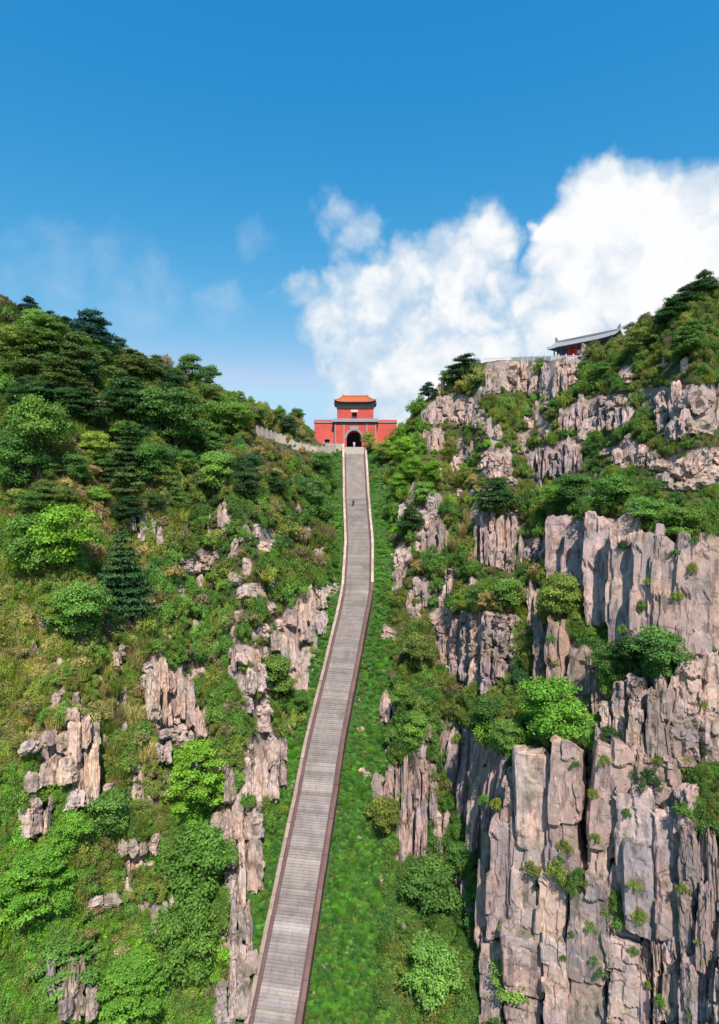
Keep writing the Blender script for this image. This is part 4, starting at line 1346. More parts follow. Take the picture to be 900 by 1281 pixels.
# ---- shrubs
ZONES = [  # picture x, y, radius, colour mix
 (60, 470, 90, 'pine pine dark green brown'), (160, 470, 60, 'dry olive pine dark'), (300, 500, 50, 'brown brown olive green'), (330, 560, 60, 'olive dry straw olive green'), (240, 560, 60, 'deep green dark olive'),
 (120, 640, 75, 'dry straw dry olive dry straw'), (200, 640, 50, 'dry brown olive olive'), (340, 590, 60, 'olive straw olive dry'), (90, 560, 40, 'lime olive dry'), (60, 720, 60, 'lime bright olive green'), (40, 800, 70, 'olive lime straw straw'), (130, 850, 70, 'olive lime straw straw green'),
 (300, 640, 70, 'deep dark green brown'), (360, 650, 60, 'dry olive deep green'), (280, 720, 70, 'deep brown dark green'), (360, 720, 50, 'deep green brown olive'), (220, 800, 60, 'deep olive brown green'),
 (90, 880, 60, 'olive straw lime brown'), (300, 860, 60, 'deep olive brown green'), (160, 960, 60, 'olive green dry olive'), (70, 1060, 70, 'green olive bright green'), (160, 1120, 70, 'olive dry green olive'),
 (250, 1100, 60, 'green bright green deep'), (110, 1220, 90, 'olive green bright green'), (400, 600, 30, 'deep green bright'), (480, 600, 50, 'lime bright bright green'), (550, 590, 60, 'lime olive bright straw'),
 (580, 520, 60, 'lime olive olive straw green'), (650, 530, 60, 'olive lime green olive'), (620, 680, 50, 'olive green deep brown'), (560, 700, 50, 'olive deep dry green'), (700, 490, 50, 'olive deep olive green'),
 (800, 440, 70, 'olive olive deep brown'), (850, 400, 50, 'olive deep olive'), (760, 550, 60, 'green deep olive lime'), (850, 550, 40, 'green olive deep'), (760, 620, 70, 'deep green deep olive'), (850, 640, 50, 'deep green olive'),
 (640, 740, 50, 'olive green lime dry'), (520, 820, 50, 'brown olive dark deep'), (700, 770, 40, 'olive lime olive'), (780, 820, 50, 'deep dark deep green'), (510, 900, 50, 'deep green olive deep'), (620, 880, 50, 'deep dark brown olive'),
 (690, 920, 50, 'bright green olive'), (540, 1110, 60, 'deep green deep'), (480, 1020, 40, 'olive green deep'), (820, 980, 40, 'deep dark olive'), (700, 1080, 50, 'lime olive straw'), (560, 1230, 90, 'green deep olive'), (760, 1230, 90, 'green olive deep')]
ZA = np.array([(z[0], z[1], z[2]) for z in ZONES], float)
def zone_tint(px, py, rr):
    d2 = ((ZA[:, 0] - px) ** 2 + (ZA[:, 1] - py) ** 2) / ZA[:, 2] ** 2
    wt = np.exp(-d2 * 1.2) + 1e-9
    k = rr.choices(range(len(ZONES)), list(wt))[0]
    tn = rr.choice(ZONES[k][3].split())
    if tn in ('dark', 'brown') and rr.random() < .6: tn = rr.choice(('olive', 'lime', 'green'))
    elif tn == 'dry' and px < 420 and rr.random() < .4: tn = rr.choice(('straw', 'olive', 'lime'))
    return tn

PLACES = [(60, 420, 'on the left ridge'), (150, 470, 'around the bare patch under the left ridge'), (300, 500, 'on the brown part of the left ridge'), (330, 560, 'below the winding parapet'), (240, 570, 'around the large rich green tree'),
 (110, 640, 'on the dry patch above the dark spruce'), (50, 700, 'around the bright tree at the left edge'), (200, 700, 'right of the dark spruce'), (300, 650, 'on the upper middle of the left slope'), (370, 660, 'left of the upper stairway'),
 (280, 750, 'around the flat pink ledge'), (370, 820, 'around the cliffs left of the stairway bend'), (50, 830, 'above the jutting pale crag'), (140, 860, 'between the spruce and the jutting pale crag'), (230, 860, 'around the ragged white rib'),
 (310, 900, 'above the fluted grey wall'), (160, 970, 'right of the jutting pale crag'), (60, 1040, 'below the jutting pale crag'), (250, 1060, 'around the bright round tree'), (140, 1120, 'in the lower left bushes'),
 (300, 1150, 'around the tall pink buttress'), (150, 1240, 'along the bottom edge left of the stairway'), (480, 590, 'right of the stair head'), (550, 590, 'below the skyline shoulder'), (570, 510, 'on the skyline shoulder right of the gate'),
 (650, 530, 'below the long pink ledge'), (750, 470, 'below the hillside hall'), (840, 420, 'on the slope right of the hall'), (760, 550, 'on the ledge below the columned cliff band'), (860, 550, 'around the stepped grey cliff'),
 (760, 630, 'on the ledge above the great cliff face'), (560, 680, 'around the narrow pillars above the gully'), (630, 740, 'above the rounded dark crag'), (520, 830, 'left of the rounded dark crag'), (700, 770, 'at the foot of the great cliff face'),
 (800, 840, 'above the row of tall columns'), (510, 930, 'on the steep bank right of the gully'), (620, 900, 'left of the bright block tree'), (720, 920, 'on top of the bright pink block'), (560, 1110, 'in the gully below the thin pillars'),
 (810, 990, 'on the broad cliff'), (700, 1080, 'clinging to the bright pink block'), (560, 1240, 'along the bottom edge right of the stairway'), (760, 1240, 'below the broad cliff')]
PA = np.array([(p[0], p[1]) for p in PLACES], float)
def place(px, py):
    return PLACES[int(np.argmin((PA[:, 0] - px) ** 2 + (PA[:, 1] - py) ** 2))][2]

def in_gully(p, m=0.0):
    v = p.x - float(stair_x(p.y))
    wr = 4.4 + 3.2 * min(max((112 - p.y) / 45, 0), 1)
    return -5.0 - m < v < 3.4 + wr - .6 + m and p.y < 152

def at_any(px, py):
    v = Vector(pixdir(px, py)).normalized()
    ok, p, n, _, _, _ = SC.ray_cast(bpy.context.evaluated_depsgraph_get(), ORIG, v, distance=400)
    return (p, n, p.y * math.cos(PITCH) - p.z * math.sin(PITCH)) if ok else None
def put_shrub(px, py, rpx, tn, dry=None, lab=None, on_rock=False):
    hit = at_any(px, py) if on_rock else at(px, py)
    if hit is None: return None
    p, n, d = hit
    rr = random.Random(px * 13.7 + py)
    dry = tn in ('dry', 'brown') if dry is None else dry
    r_ = rpx * d / F
    o = mesh_obj('shrub', rr.choice(DRYS if dry and rr.random() < .6 else SHRUBS))
    o.location = p - Vector((0, 0, .1 * r_))
    o.rotation_euler = (rr.uniform(-.15, .15), rr.uniform(-.15, .15), rr.uniform(0, 6.28))
    o.scale = (r_ * rr.uniform(1.0, 1.25), r_ * rr.uniform(1.0, 1.25), r_ * rr.uniform(1.1, 1.6))
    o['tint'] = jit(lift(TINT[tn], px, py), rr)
    if lab is None:
        kind = 'bush' if dry else 'shrub'
        lab = '%s %s %s' % (WORD[tn], kind, place(px, py))
        tag(o, lab, 'shrub', 'shrubs: ' + lab)
    else:
        tag(o, lab, 'shrub')
    return o

KEY_SHRUBS = [(625, 1014, 12, 'lime', 'yellow green tuft on the grey leaning slabs'), (665, 1092, 17, 'olive', 'olive tuft growing low on the bright pink block'), (706, 1064, 11, 'lime', 'yellow green tuft at the edge of the dark cleft'),
 (700, 1100, 17, 'lime', 'largest yellow green tuft low on the bright pink block'), (718, 1118, 14, 'green', 'green tuft below the largest yellow tuft'), (745, 1052, 9, 'lime', 'small yellow green tuft right of the dark cleft'),
 (810, 978, 20, 'dark', 'dark shrub hanging in the hollow of the broad cliff'), (770, 1150, 18, 'green', 'green shrub at the foot of the broad cliff'), (855, 1020, 16, 'green', 'green shrub on the right edge beside the broad cliff'), (676, 465, 13, 'bright', 'bright green shrub on the long pink ledge'),
 (722, 1100, 12, 'deep', 'deep green shrub at the foot of the dark cleft'), (800, 1155, 14, 'lime', 'yellow green shrub in the lower right rocks'),
 (740, 935, 14, 'deep', 'deep green shrub at the top of the dark cleft')]
bpy.context.view_layer.update()
_pend = []
_rt = random.Random(77)
while len(_pend) < 46:
    px, py = _rt.uniform(545, 880), _rt.uniform(640, 1275)
    if float(samp(BIGMASK, px, py)) < .5: continue
    if any((px - q[0]) ** 2 + (py - q[1]) ** 2 < 22 ** 2 for q in _pend): continue
    _pend.append((px, py, _rt.uniform(4.5, 11), _rt.choice('lime olive deep green green dark'.split())))
for sh_ in KEY_SHRUBS:
    put_shrub(sh_[0], sh_[1], sh_[2], sh_[3], False, sh_[4], True)
for q in _pend:
    lab = '%s tuft %s' % (WORD[q[3]], place(q[0], q[1]))
    o = put_shrub(q[0], q[1], q[2], q[3], False, lab, True)
    if o: o['group'] = 'shrubs: ' + lab

for (sx_, sy_, sw_, sh_) in SMALL:
    if float(samp(BIGMASK, sx_, sy_)) > .3: continue
    hit = at(sx_, sy_)
    if hit is None or in_gully(hit[0], .5): continue
    rr = random.Random(sx_ * 7 + sy_)
    sh = rr.choice(('upright', 'upright', 'low'))
    o = mesh_obj('scrub_rock', rr.choice(SLABS))
    u_ = hit[2] / F
    hh_ = sh_ * u_ if sh == 'upright' else sw_ * u_ * .8
    o.location = hit[0] + Vector((0, -.3, hh_ * .3))
    o.scale = (sw_ * u_ * (1 if sh == 'upright' else 1.5), max(1.2, sw_ * u_), hh_ * 1.3)
    o.rotation_euler = (rr.uniform(-.15, .1), rr.uniform(-.25, .25), rr.uniform(0, 6.28))
    k = rr.uniform(1.1, 1.4)
    o['tint'] = (k, k * .98, k * .96)
    lab = 'small pale %s rock %s' % (sh, place(sx_, sy_))
    tag(o, lab, 'rock', 'rocks: ' + lab)

KEEP = [[(312, 536), (345, 542), (366, 552), (397, 558), (430, 556), (430, 582), (398, 584), (360, 574), (340, 566), (312, 556)], [(108, 500), (146, 498), (146, 522), (108, 524)]]
KMASK = np.zeros(mgx.shape, bool)
for kp in KEEP:
    KMASK |= poly_mask(kp, mgx, mgy)
rr0 = random.Random(99)
cand = []
pts_ok = []
tries = 0
while len(pts_ok) < 285 and tries < 20000:
    tries += 1
    px, py = rr0.uniform(-20, 920), rr0.uniform(365, 1300)
    if py < np.interp(px, SKX, SKYY) + 3: continue
    rad = rr0.uniform(12, 24) * (0.75 if py < 640 else 1.0)
    if float(samp(KMASK, px, py - 4)) > .4 or float(samp(KMASK, px, py - rad)) > .4 or float(samp(RMASK, px, py)) > .4 or float(samp(RMASK, px, py - rad * .9)) > .5 or float(samp(RMASK, px, py - rad * 1.6)) > .5: continue
    if any((px - q[0]) ** 2 + (py - q[1]) ** 2 < (0.78 * (rad + q[2])) ** 2 for q in pts_ok): continue
    hit = at(px, py)
    if hit is None or in_gully(hit[0], 1.5): continue
    pts_ok.append((px, py, rad))
for (px, py, rad) in pts_ok:
    put_shrub(px, py, rad, zone_tint(px, py, rr0))

# ---- the wood on the upper left slope: trees standing between the ones named above
_rw = random.Random(31)
_tp = []
for _ in range(3000):
    if len(_tp) >= 44: break
    px, py = _rw.uniform(10, 380), _rw.uniform(452, 660)
    if py < np.interp(px, SKX, SKYY) + 26 or py > 660 - max(0, px - 200) * .25: continue
    if float(samp(RMASK, px, py)) > .2 or float(samp(RMASK, px, py - 25)) > .3 or float(samp(KMASK, px, py - 12)) > .3 or float(samp(KMASK, px, py - 28)) > .3: continue
    if any((px - q[0]) ** 2 + ((py - q[1]) * 1.3) ** 2 < 25 ** 2 for q in _tp) or any(abs(px - t[1]) < 14 and abs(py - t[2]) < 14 for t in TREES): continue
    _tp.append((px, py))
for (px, py) in _tp:
    kd = _rw.choice(('broadleaf_tree', 'broadleaf_tree', 'broadleaf_tree', 'pine_tree'))
    tn = _rw.choice('deep deep green olive dark pine'.split()) if kd == 'broadleaf_tree' else _rw.choice('dark pine deep'.split())
    lab = '%s %s %s' % (WORD[tn], 'pine' if kd == 'pine_tree' else 'tree', place(px, py))
    tree(kd, px, py, _rw.uniform(26, 46), tn, lab, 'trees: ' + lab, _rw.uniform(1.0, 1.35))

# ---- ground cover too dense to count: scattered with geometry nodes
def scatter(name, src, data, label):
    """data rows: position, scale xyz, rotation, tint"""
    me = bpy.data.meshes.new(name)
    n = len(data)
    me.vertices.add(n)
    me.vertices.foreach_set('co', np.array([d[0] for d in data], np.float32).ravel())
    for nm, k, typ, key in (('scl', 1, 'FLOAT_VECTOR', 'vector'), ('rot', 2, 'FLOAT_VECTOR', 'vector'), ('tint', 3, 'FLOAT_VECTOR', 'vector')):
        a = me.attributes.new(nm, typ, 'POINT')
        a.data.foreach_set(key, np.array([d[k] for d in data], np.float32).ravel())
    o = bpy.data.objects.new(name, me)
    COL.objects.link(o)
    tag(o, label, None, None, 'stuff')
    g = bpy.data.node_groups.new(name, 'GeometryNodeTree')
    g.interface.new_socket('Geometry', in_out='INPUT', socket_type='NodeSocketGeometry')
    g.interface.new_socket('Geometry', in_out='OUTPUT', socket_type='NodeSocketGeometry')
    gi, go = g.nodes.new('NodeGroupInput'), g.nodes.new('NodeGroupOutput')
    ip = g.nodes.new('GeometryNodeInstanceOnPoints')
    oi = g.nodes.new('GeometryNodeObjectInfo')
    oi.inputs['Object'].default_value = src
    oi.inputs['As Instance'].default_value = True
    oi.transform_space = 'ORIGINAL'
    na = []
    for nm in ('scl', 'rot'):
        a = g.nodes.new('GeometryNodeInputNamedAttribute')
        a.data_type = 'FLOAT_VECTOR'
        a.inputs['Name'].default_value = nm
        na.append(a)
    L = g.links
    L.new(gi.outputs[0], ip.inputs['Points'])
    L.new(oi.outputs['Geometry'], ip.inputs['Instance'])
    L.new(na[0].outputs[0], ip.inputs['Scale'])
    L.new(na[1].outputs[0], ip.inputs['Rotation'])
    L.new(ip.outputs[0], go.inputs[0])
    md = o.modifiers.new('scatter', 'NODES')
    md.node_group = g
    return o

rr1 = random.Random(5)
src_sets = {}
rows = {i: [] for i in range(8)}
for gy in np.arange(362, 1310, 7.2):
    for gx in np.concatenate([np.arange(-130, -30, 10.0), np.arange(-30, 930, 7.2), np.arange(930, 1040, 10.0)]):
        px, py = gx + rr1.uniform(-5, 5), gy + rr1.uniform(-5, 5)
        if py < np.interp(px, SKX, SKYY) + 1: continue
        km = float(samp(KMASK, px, py)) > .4
        m = float(samp(RMASK, px, py))
        if m > .5 and rr1.random() > .035: continue
        hit = at(px, py)
        if hit is None: continue
        p, n, d = hit
        if in_gully(p, .3): continue
        rad = (5.5 + 12 * rr1.random() ** 1.6) * (.8 if py < 640 else 1.0)
        if m > .5: rad *= .5
        elif float(samp(RMASK, px, py - 7)) > .5 or float(samp(RMASK, px, py - 13)) > .5: rad *= .5
        if km: rad *= .42
        tn = zone_tint(px, py, rr1)
        r_ = rad * d / F
        k = rr1.randrange(4)
        if tn in ('dry', 'brown'): k = rr1.choice((4, 5, 4, 5, 6, 7, k))
        elif tn == 'straw': k = rr1.choice((6, 7, 6, 7, 4, k))
        elif tn in ('olive', 'lime'): k = rr1.choice((6, 7, k, k, k))
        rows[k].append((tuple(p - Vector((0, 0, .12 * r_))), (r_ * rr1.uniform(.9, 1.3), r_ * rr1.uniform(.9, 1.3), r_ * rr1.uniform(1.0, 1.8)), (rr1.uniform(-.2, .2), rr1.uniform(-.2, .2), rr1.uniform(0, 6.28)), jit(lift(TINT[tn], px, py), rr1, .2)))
for i, (hx, hy) in enumerate(((96, 868), (128, 652))):
    hit = at(hx, hy)
    o = mesh_obj('grass_tussock', TUFTS[i])
    o.location = hit[0]
    o.scale = (1.2, 1.2, 1.3)
    o['tint'] = TINT['straw']
    tag(o, ('straw coloured grass tussock above the jutting pale crag', 'straw coloured grass tussock on the dry patch above the dark spruce')[i], 'plant')
first = {}
for o in list(COL.objects):
    if o.name.startswith(('shrub', 'grass_tussock')) and o.data is not None and o.data not in first:
        first[o.data] = o
for k, me in enumerate(SHRUBS + DRYS + TUFTS):
    if rows[k] and me in first:
        scatter(('scrub', 'dry_scrub', 'hill_grass')[0 if k < 4 else 1 if k < 6 else 2], first[me], rows[k], ('low mixed scrub covering the mountainside', 'low dry twiggy scrub covering the mountainside', 'rough grass growing between the scrub on the mountainside')[0 if k < 4 else 1 if k < 6 else 2])

herb_src = []
for i, (hx, hy) in enumerate(((430, 1120), (470, 900))):
    hit = at(hx, hy)
    o = mesh_obj('herb_clump', HERBS[i])
    o.location = hit[0]
    o.scale = (.8, .8, .8)
    o['tint'] = TINT['bright']
    tag(o, 'leafy green herb clump in the gully grass ' + ('right of the lowest stairs' if i == 0 else 'right of the middle stairs'), 'plant')
    herb_src.append(o)
hrows = [[], [], [], []]
for gy in np.arange(560, 1300, 3.7):
    for gx in np.arange(280, 560, 3.7):
        px, py = gx + rr1.uniform(-3, 3), gy + rr1.uniform(-3, 3)
        hit = at(px, py)
        if hit is None: continue
        p, n, d = hit
        v = p.x - float(stair_x(p.y))
        if not in_gully(p, .8) or abs(v) < 3.25 or p.y > 143: continue
        r_ = rr1.uniform(.35, .75)
        if abs(v) < 3.9: r_ *= .7
        pn = mnoise.fractal((p.x * .22, p.y * .22, 3.3), 1.0, 2.0, 3)
        if pn < -.42 and rr1.random() < .25: continue
        r_ *= 1 + .6 * max(pn, -.5)
        c = rr1.choices(['bright', 'green', 'deep', 'lime', 'olive'], [3, 6, 4 - 3 * pn, .6, .5 + 1.2 * max(pn, 0)] if p.y < 108 else [6, 4, 2, 2.5, 1])[0]
        t = TINT[c]
        t = (t[0] * .92, t[1] * 1.12, t[2] * 1.15) if c not in ('lime', 'olive') else t
        hrows[(2 + rr1.randrange(2)) if rr1.random() < .5 else rr1.randrange(2)].append((tuple(p), (r_, r_, r_ * rr1.uniform(.8, 1.5)), (rr1.uniform(-.3, .3), rr1.uniform(-.3, .3), rr1.uniform(0, 6.28)), jit(t, rr1, .22)))
# stones lying in the gully grass
grows = []
for _ in range(150):
    px, py = rr1.uniform(300, 540), rr1.uniform(600, 1280)
    hit = at(px, py)
    if hit is None: continue
    p, n, d = hit
    v = p.x - float(stair_x(p.y))
    if not in_gully(p, .6) or abs(v) < 3.6: continue
    if mnoise.fractal((p.x * .22, p.y * .22, 3.3), 1.0, 2.0, 3) > .05: continue
    r_ = .25 + .55 * rr1.random() ** 2
    grows.append((tuple(p + Vector((0, 0, .12))), (r_, r_ * rr1.uniform(.7, 1.2), r_ * rr1.uniform(.7, 1.3)), (rr1.uniform(0, 6), rr1.uniform(0, 6), rr1.uniform(0, 6)), (1.15, 1.1, 1.05)))
stone = mesh_obj('gully_stone', SLABS[2])
stone.location = at(449, 1050)[0] + Vector((0, 0, .15))
stone.rotation_euler = (1.2, .4, .3)
stone.scale = (.8, .6, .9)
tag(stone, 'pale stone lying in the gully grass by the lowest stairs', 'stone')
scatter('loose_stones', stone, grows, 'small pale stones scattered through the gully grass')
tuft_src = [o for o in COL.objects if o.name.startswith('grass_tussock')]
for i in range(4):
    scatter('gully_grass', (herb_src + [o for m_ in TUFTS for o in tuft_src if o.data == m_])[i], hrows[i], 'lush green grass and herbs filling the gully beside the stairs')

# ------------------------------------------------------------------ the red gate
def ribbed_roof(eave_w, eave_d, ridge_w, rise, n=48, lift=.35, rib=.05):
    """hipped roof with tile rows: front and back slope and hips, upturned corners, centred on x, y"""
    b = MB()
    hw, hd, rw = eave_w / 2, eave_d / 2, ridge_w / 2
    prof = [(0, 0), (.25, .17), (.5, .40), (.75, .68), (1, 1)]
    def panel(fn, m):
        vs, fs = [], []
        for k in range(m * 2 + 1):
            s = k / (m * 2)
            rb = rib if k % 2 else 0
            for (u, hz) in prof:
                x, y, z = fn(s, u, hz)
                vs.append((x, y, z + rb))
        L = len(prof)
        for k in range(m * 2):
            for j in range(L - 1):
                fs.append((k * L + j, (k + 1) * L + j, (k + 1) * L + j + 1, k * L + j + 1))
        b.add(vs, fs)
    def cl(s): return lift * abs(2 * s - 1) ** 5
    for sg in (-1, 1):
        panel(lambda s, u, hz: (((-hw + 2 * hw * s) * (1 - u) + (-rw + 2 * rw * s) * u), sg * hd * (1 - u), rise * hz + cl(s) * (1 - u)), n)
    for sg in (-1, 1):
        panel(lambda s, u, hz: (sg * (hw * (1 - u) + rw * u), (-hd + 2 * hd * s) * (1 - u), rise * hz + cl(s) * (1 - u)), max(8, int(n * eave_d / eave_w)))
    return b

def build_gate():
    S = 143.5 / F
    org = P3(445, 557, 143.5)
    org.z = GATE_Z - .1
    e = empty('gate_building', org)
    tag(e, 'red two storey mountain gate with orange tiled roof at the stair head', 'building')
    def X(px): return (px - 445) * S
    def H(py): return (557 - py) * S
    # wing walls
    for (xa, xb) in ((393, 418.8), (471.2, 497)):
        w_ = empty('wing_wall', (0, 0, 0))
        bpy.data.objects.remove(w_)
        b = MB()
        if xa < 400:
            wx0, wx1, wz0, wz1 = X(406), X(412.5), H(550), H(546)
            b.box(X(xa), wx0, 1.2, 6, -.6, H(525.5)).box(wx1, X(xb), 1.2, 6, -.6, H(525.5)).box(wx0, wx1, 1.2, 6, wz1, H(525.5)).box(wx0, wx1, 1.2, 6, -.6, wz0)
        else:
            b.box(X(xa), X(xb), 1.2, 6, -.6, H(525.5))
        wo_ = b.build('wing_wall', M_RED, e)
        MB().box(X(xa) - .15, X(xb) + (.15 if xb > 480 else -.02), 1.0, 6.2, H(525.4), H(524)).build('coping', M_GREY, wo_)
        MB().box(X(xa), X(xb), 1.3, 1.7, H(523.9), H(521.6)).build('parapet', M_RED, wo_)
        MB().box(X(xa), X(xb) - .01, 1.17, 1.197, -.5, .55).build('plinth', M_GREY, wo_)
        if xa < 400:
            f = MB()
            f.box(wx0 - .12, wx0, 1.12, 1.5, wz0 - .1, wz1 + .1).box(wx1, wx1 + .12, 1.12, 1.5, wz0 - .1, wz1 + .1).box(wx0, wx1, 1.12, 1.5, wz1, wz1 + .1).box(wx0, wx1, 1.12, 1.5, wz0 - .1, wz0)
            fo = f.build('window', M_GREY, e)
            MB().box(wx0, wx1, 1.9, 2.0, wz0, wz1).build('pane', M_DARK, fo)
    # centre block with a real arched passage
    x0, x1, top = X(419), X(471), H(526.5)
    ax0, ax1, spring, crown = X(433.7), X(452.8), H(545.5), H(535.3)
    arc = [(ax0 + (ax1 - ax0) * (.5 - .5 * math.cos(PI * k / 12)), spring + (crown - spring) * math.sin(PI * k / 12)) for k in range(13)]
    b = MB()
    b.prism([(x0, -.6), (ax0, -.6), (ax0, spring), (ax0, top), (x0, top)], 0, 8)
    b.prism([(ax1, -.6), (x1, -.6), (x1, top), (ax1, top), (ax1, spring)], 0, 8)
    for k in range(12):
        b.prism([arc[k], arc[k + 1], (arc[k + 1][0], top), (arc[k][0], top)], 0, 8)
    wall = b.build('gate_wall', M_RED, e)
    MB().box(ax0 - .3, ax1 + .3, 7.2, 7.3, -.5, crown).build('passage_shade_end', M_DARK, e)  # passage shade put into the colour: dark sheet at far end, dark sides
    MB().box(ax0 + .01, ax0 + .05, .5, 7.2, -.5, spring).box(ax1 - .05, ax1 - .01, .5, 7.2, -.5, spring).build('passage_shade_sides', M_DARK, e)
    # voussoir ring
    for k in range(12):
        (xa, za), (xb, zb) = arc[k], arc[k + 1]
        cxm, czm = (ax0 + ax1) / 2, spring
        def off(x, z, t):
            v = Vector((x - cxm, z - czm))
            v = v.normalized() * t
            return (x + v.x, z + v.y)
        MB().prism([(xa, za), (xb, zb), off(xb, zb, .42), off(xa, za, .42)], -.10, .02).build('voussoir', M_GREY, e)
    for px in (419.6, 430.6, 459.2, 470.4):
        MB().box(X(px) - .14, X(px) + .14, -.07, .03, -.5, top - .005).build('pilaster', M_GREY, e)
    MB().box(x0 - .02, ax0 - .45, -.13, .02, -.5, .5).box(ax1 + .45, x1 + .02, -.13, .02, -.5, .5).build('plinth', M_GREY, e)
    MB().box(X(438), X(449), -.12, .01, H(534), H(530.4)).build('arch_plaque', M_GREY, e)
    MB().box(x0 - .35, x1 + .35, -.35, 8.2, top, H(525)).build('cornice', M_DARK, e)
    MB().box(x0 - .55, x1 + .55, -.55, 8.4, H(524.99), H(523.2)).build('cornice', M_GREY, e)
    MB().box(x0 - .3, x1 + .3, -.25, .1, H(523.1), H(520.8)).build('balcony_parapet', M_GREY, e)
    # upper pavilion
    ux0, ux1, uy0, uy1 = X(421.8), X(467.6), 1.2, 7.0
    zb, zt = H(523.2), H(503)
    wx0, wx1, wz0, wz1 = X(440.8), X(446.6), H(519), H(513)
    b = MB()
    b.box(ux0, wx0, uy0, uy1, zb, zt).box(wx1, ux1, uy0, uy1, zb, zt).box(wx0, wx1, uy0, uy1, wz1, zt).box(wx0, wx1, uy0, uy1, zb, wz0)
    b.build('upper_wall', M_RED, e)
    f = MB()
    f.box(wx0 - .1, wx0, uy0 - .08, uy0 + .2, wz0 - .1, wz1 + .1).box(wx1, wx1 + .1, uy0 - .08, uy0 + .2, wz0 - .1, wz1 + .1).box(wx0, wx1, uy0 - .08, uy0 + .2, wz1, wz1 + .1).box(wx0, wx1, uy0 - .08, uy0 + .2, wz0 - .1, wz0)
    fo = f.build('window', M_REDPAINT, e)
    MB().box(wx0, wx1, uy0 + .5, uy0 + .6, wz0, wz1).build('pane', M_DARK, fo)
    MB().box(X(439), X(448), uy0 - .12, uy0 - .001, H(512), H(509.3)).build('plaque', M_WHITE, e)
    MB().box(ux0 - .12, ux1 + .12, uy0 - .12, uy1 + .12, H(507.2), H(505.2)).build('frieze_band', M_GREY, e)
    MB().box(ux0 - .22, ux1 + .22, uy0 - .22, uy1 + .22, H(505.1), H(502.6)).build('frieze', M_GREY, e)
    for k in range(16):
        x = ux0 + (ux1 - ux0) * (k + .5) / 16
        MB().box(x - .14, x + .14, uy0 - .85, uy0 - .22, H(503.6), H(502)).build('bracket', M_EAVE, e)
    cy = (uy0 + uy1) / 2
    MB().box(ux0 - .8, ux1 + .8, uy0 - .9, uy1 + .9, H(501.9), H(500.4)).build('eave_board', M_EAVE, e)
    ew, ed = X(470.5) - X(418.5), (uy1 - uy0) + 2.6
    rf = ribbed_roof(ew, ed, X(461) - X(430), H(490.5) - H(500.3), 40, .45, .07).build('roof', M_TILE_O, e, Matrix.Translation((X(444.6), cy, H(500.3))))
    rl = (X(461) - X(430)) / 2
    rz = H(490.5) - H(500.3)
    MB().box(-rl - .2, rl + .2, -.2, .2, rz - .05, rz + .28).build('ridge', M_TILE_O, rf, None, False, .05)
    for sg in (-1, 1):
        MB().box(sg * rl - .25, sg * rl + .25, -.16, .16, rz + .25, rz + .42).build('ridge_ornament', M_TILE_O, rf, None, False, .05)
        for sy in (-1, 1):
            pts = [(sg * rl, 0, rz)] + [(sg * (ew / 2 * (1 - u) + rl * u), sy * ed / 2 * (1 - u), rz * hz + .45 * (1 - u) + .05) for (u, hz) in ((.75, .68), (.5, .40), (.25, .17), (0, 0.02))]
            MB().tube(pts, [.15] * 5, 6).build('hip_ridge', M_TILE_O, rf)
    return e, org, S
gate, gorg, gS = build_gate()

# terrace in front of the gate
ter = MB()
gx, gy, gz = gorg
ter.box(gx - 11.5, gx + 11.5, gy - 1.6, gy + 14, gz - 6, gz - .02)
ter.box(gx - 2.9, gx + 2.2, gy - 4.2, gy - 1.6, gz - 6, gz - .05)
tag(ter.build('gate_terrace', M_PALE), 'stone terrace carrying the red gate', None, None, 'structure')
def balustrade(name, label, pts, h, mat, post_gap=2.0, cat='railing', solid=False, group=None):
    """stone balustrade along points: posts, panels and rail as parts"""
    e = empty(name, pts[0])
    tag(e, label, cat, group)
    o = Vector(pts[0])
    for a, b in zip(pts[:-1], pts[1:]):
        a, b = Vector(a), Vector(b)
        L = (b - a).length
        n = max(1, round(L / post_gap))
        hd = math.atan2((b - a).y, (b - a).x)
        for k in range(n):
            p, q = a.lerp(b, k / n), a.lerp(b, (k + 1) / n)
            m = (p + q) / 2
            l_ = (q - p).length
            ang = math.atan2((q - p).z, (q - p).xy.length)
            T = Matrix.Translation(m - o) @ Matrix.Rotation(hd, 4, 'Z') @ Matrix.Rotation(-ang, 4, 'Y')
            Tp = Matrix.Translation(p - o) @ Matrix.Rotation(hd, 4, 'Z')
            pm = MB()
            pm.box(-.13, .13, -.13, .13, -1.2, h * 1.12).box(-.09, .09, -.09, .09, h * 1.12, h * 1.3)
            pm.build('post', mat, e, Tp)
            MB().box(-l_ / 2 + .12, l_ / 2 - .12, -.07, .07, -1.2 if solid else .08, h * (.95 if solid else .74)).build('panel', mat, e, T)
            MB().box(-l_ / 2 + .12, l_ / 2 - .12, -.1, .1, h * .96 if solid else h * .8, h * 1.06 if solid else h * .95).build('rail', mat, e, T)
    return e
balustrade('terrace_balustrade', 'pale balustrade on the terrace left of the gate arch', [(gx - 11.2, gy - 1.4, gz), (gx - 3.2, gy - 1.4, gz)], .95, M_PALE, 1.6)

# winding parapet on the left, running down from the ridge to the terrace
wp = []
for (px, py, dd) in ((322, 541, 0), (345, 548, 0), (359, 552, 0), (366, 558, 0), (397, 565, 0), (421, 562, 0)):
    hit = at(px, py + 3)
    p = hit[0]
    wp.append(Vector((p.x, p.y, p.z)))
balustrade('stone_parapet', 'winding pale stone parapet left of the stair head', wp, 1.6, M_PALE, 1.9, 'wall', True)
h1, h2 = at(116, 509), at(140, 506)
balustrade('stone_wall', 'short pale wall among dark pines on the upper left slope', [h1[0], h2[0]], 1.4, M_PALE, 2.0, 'wall', True)

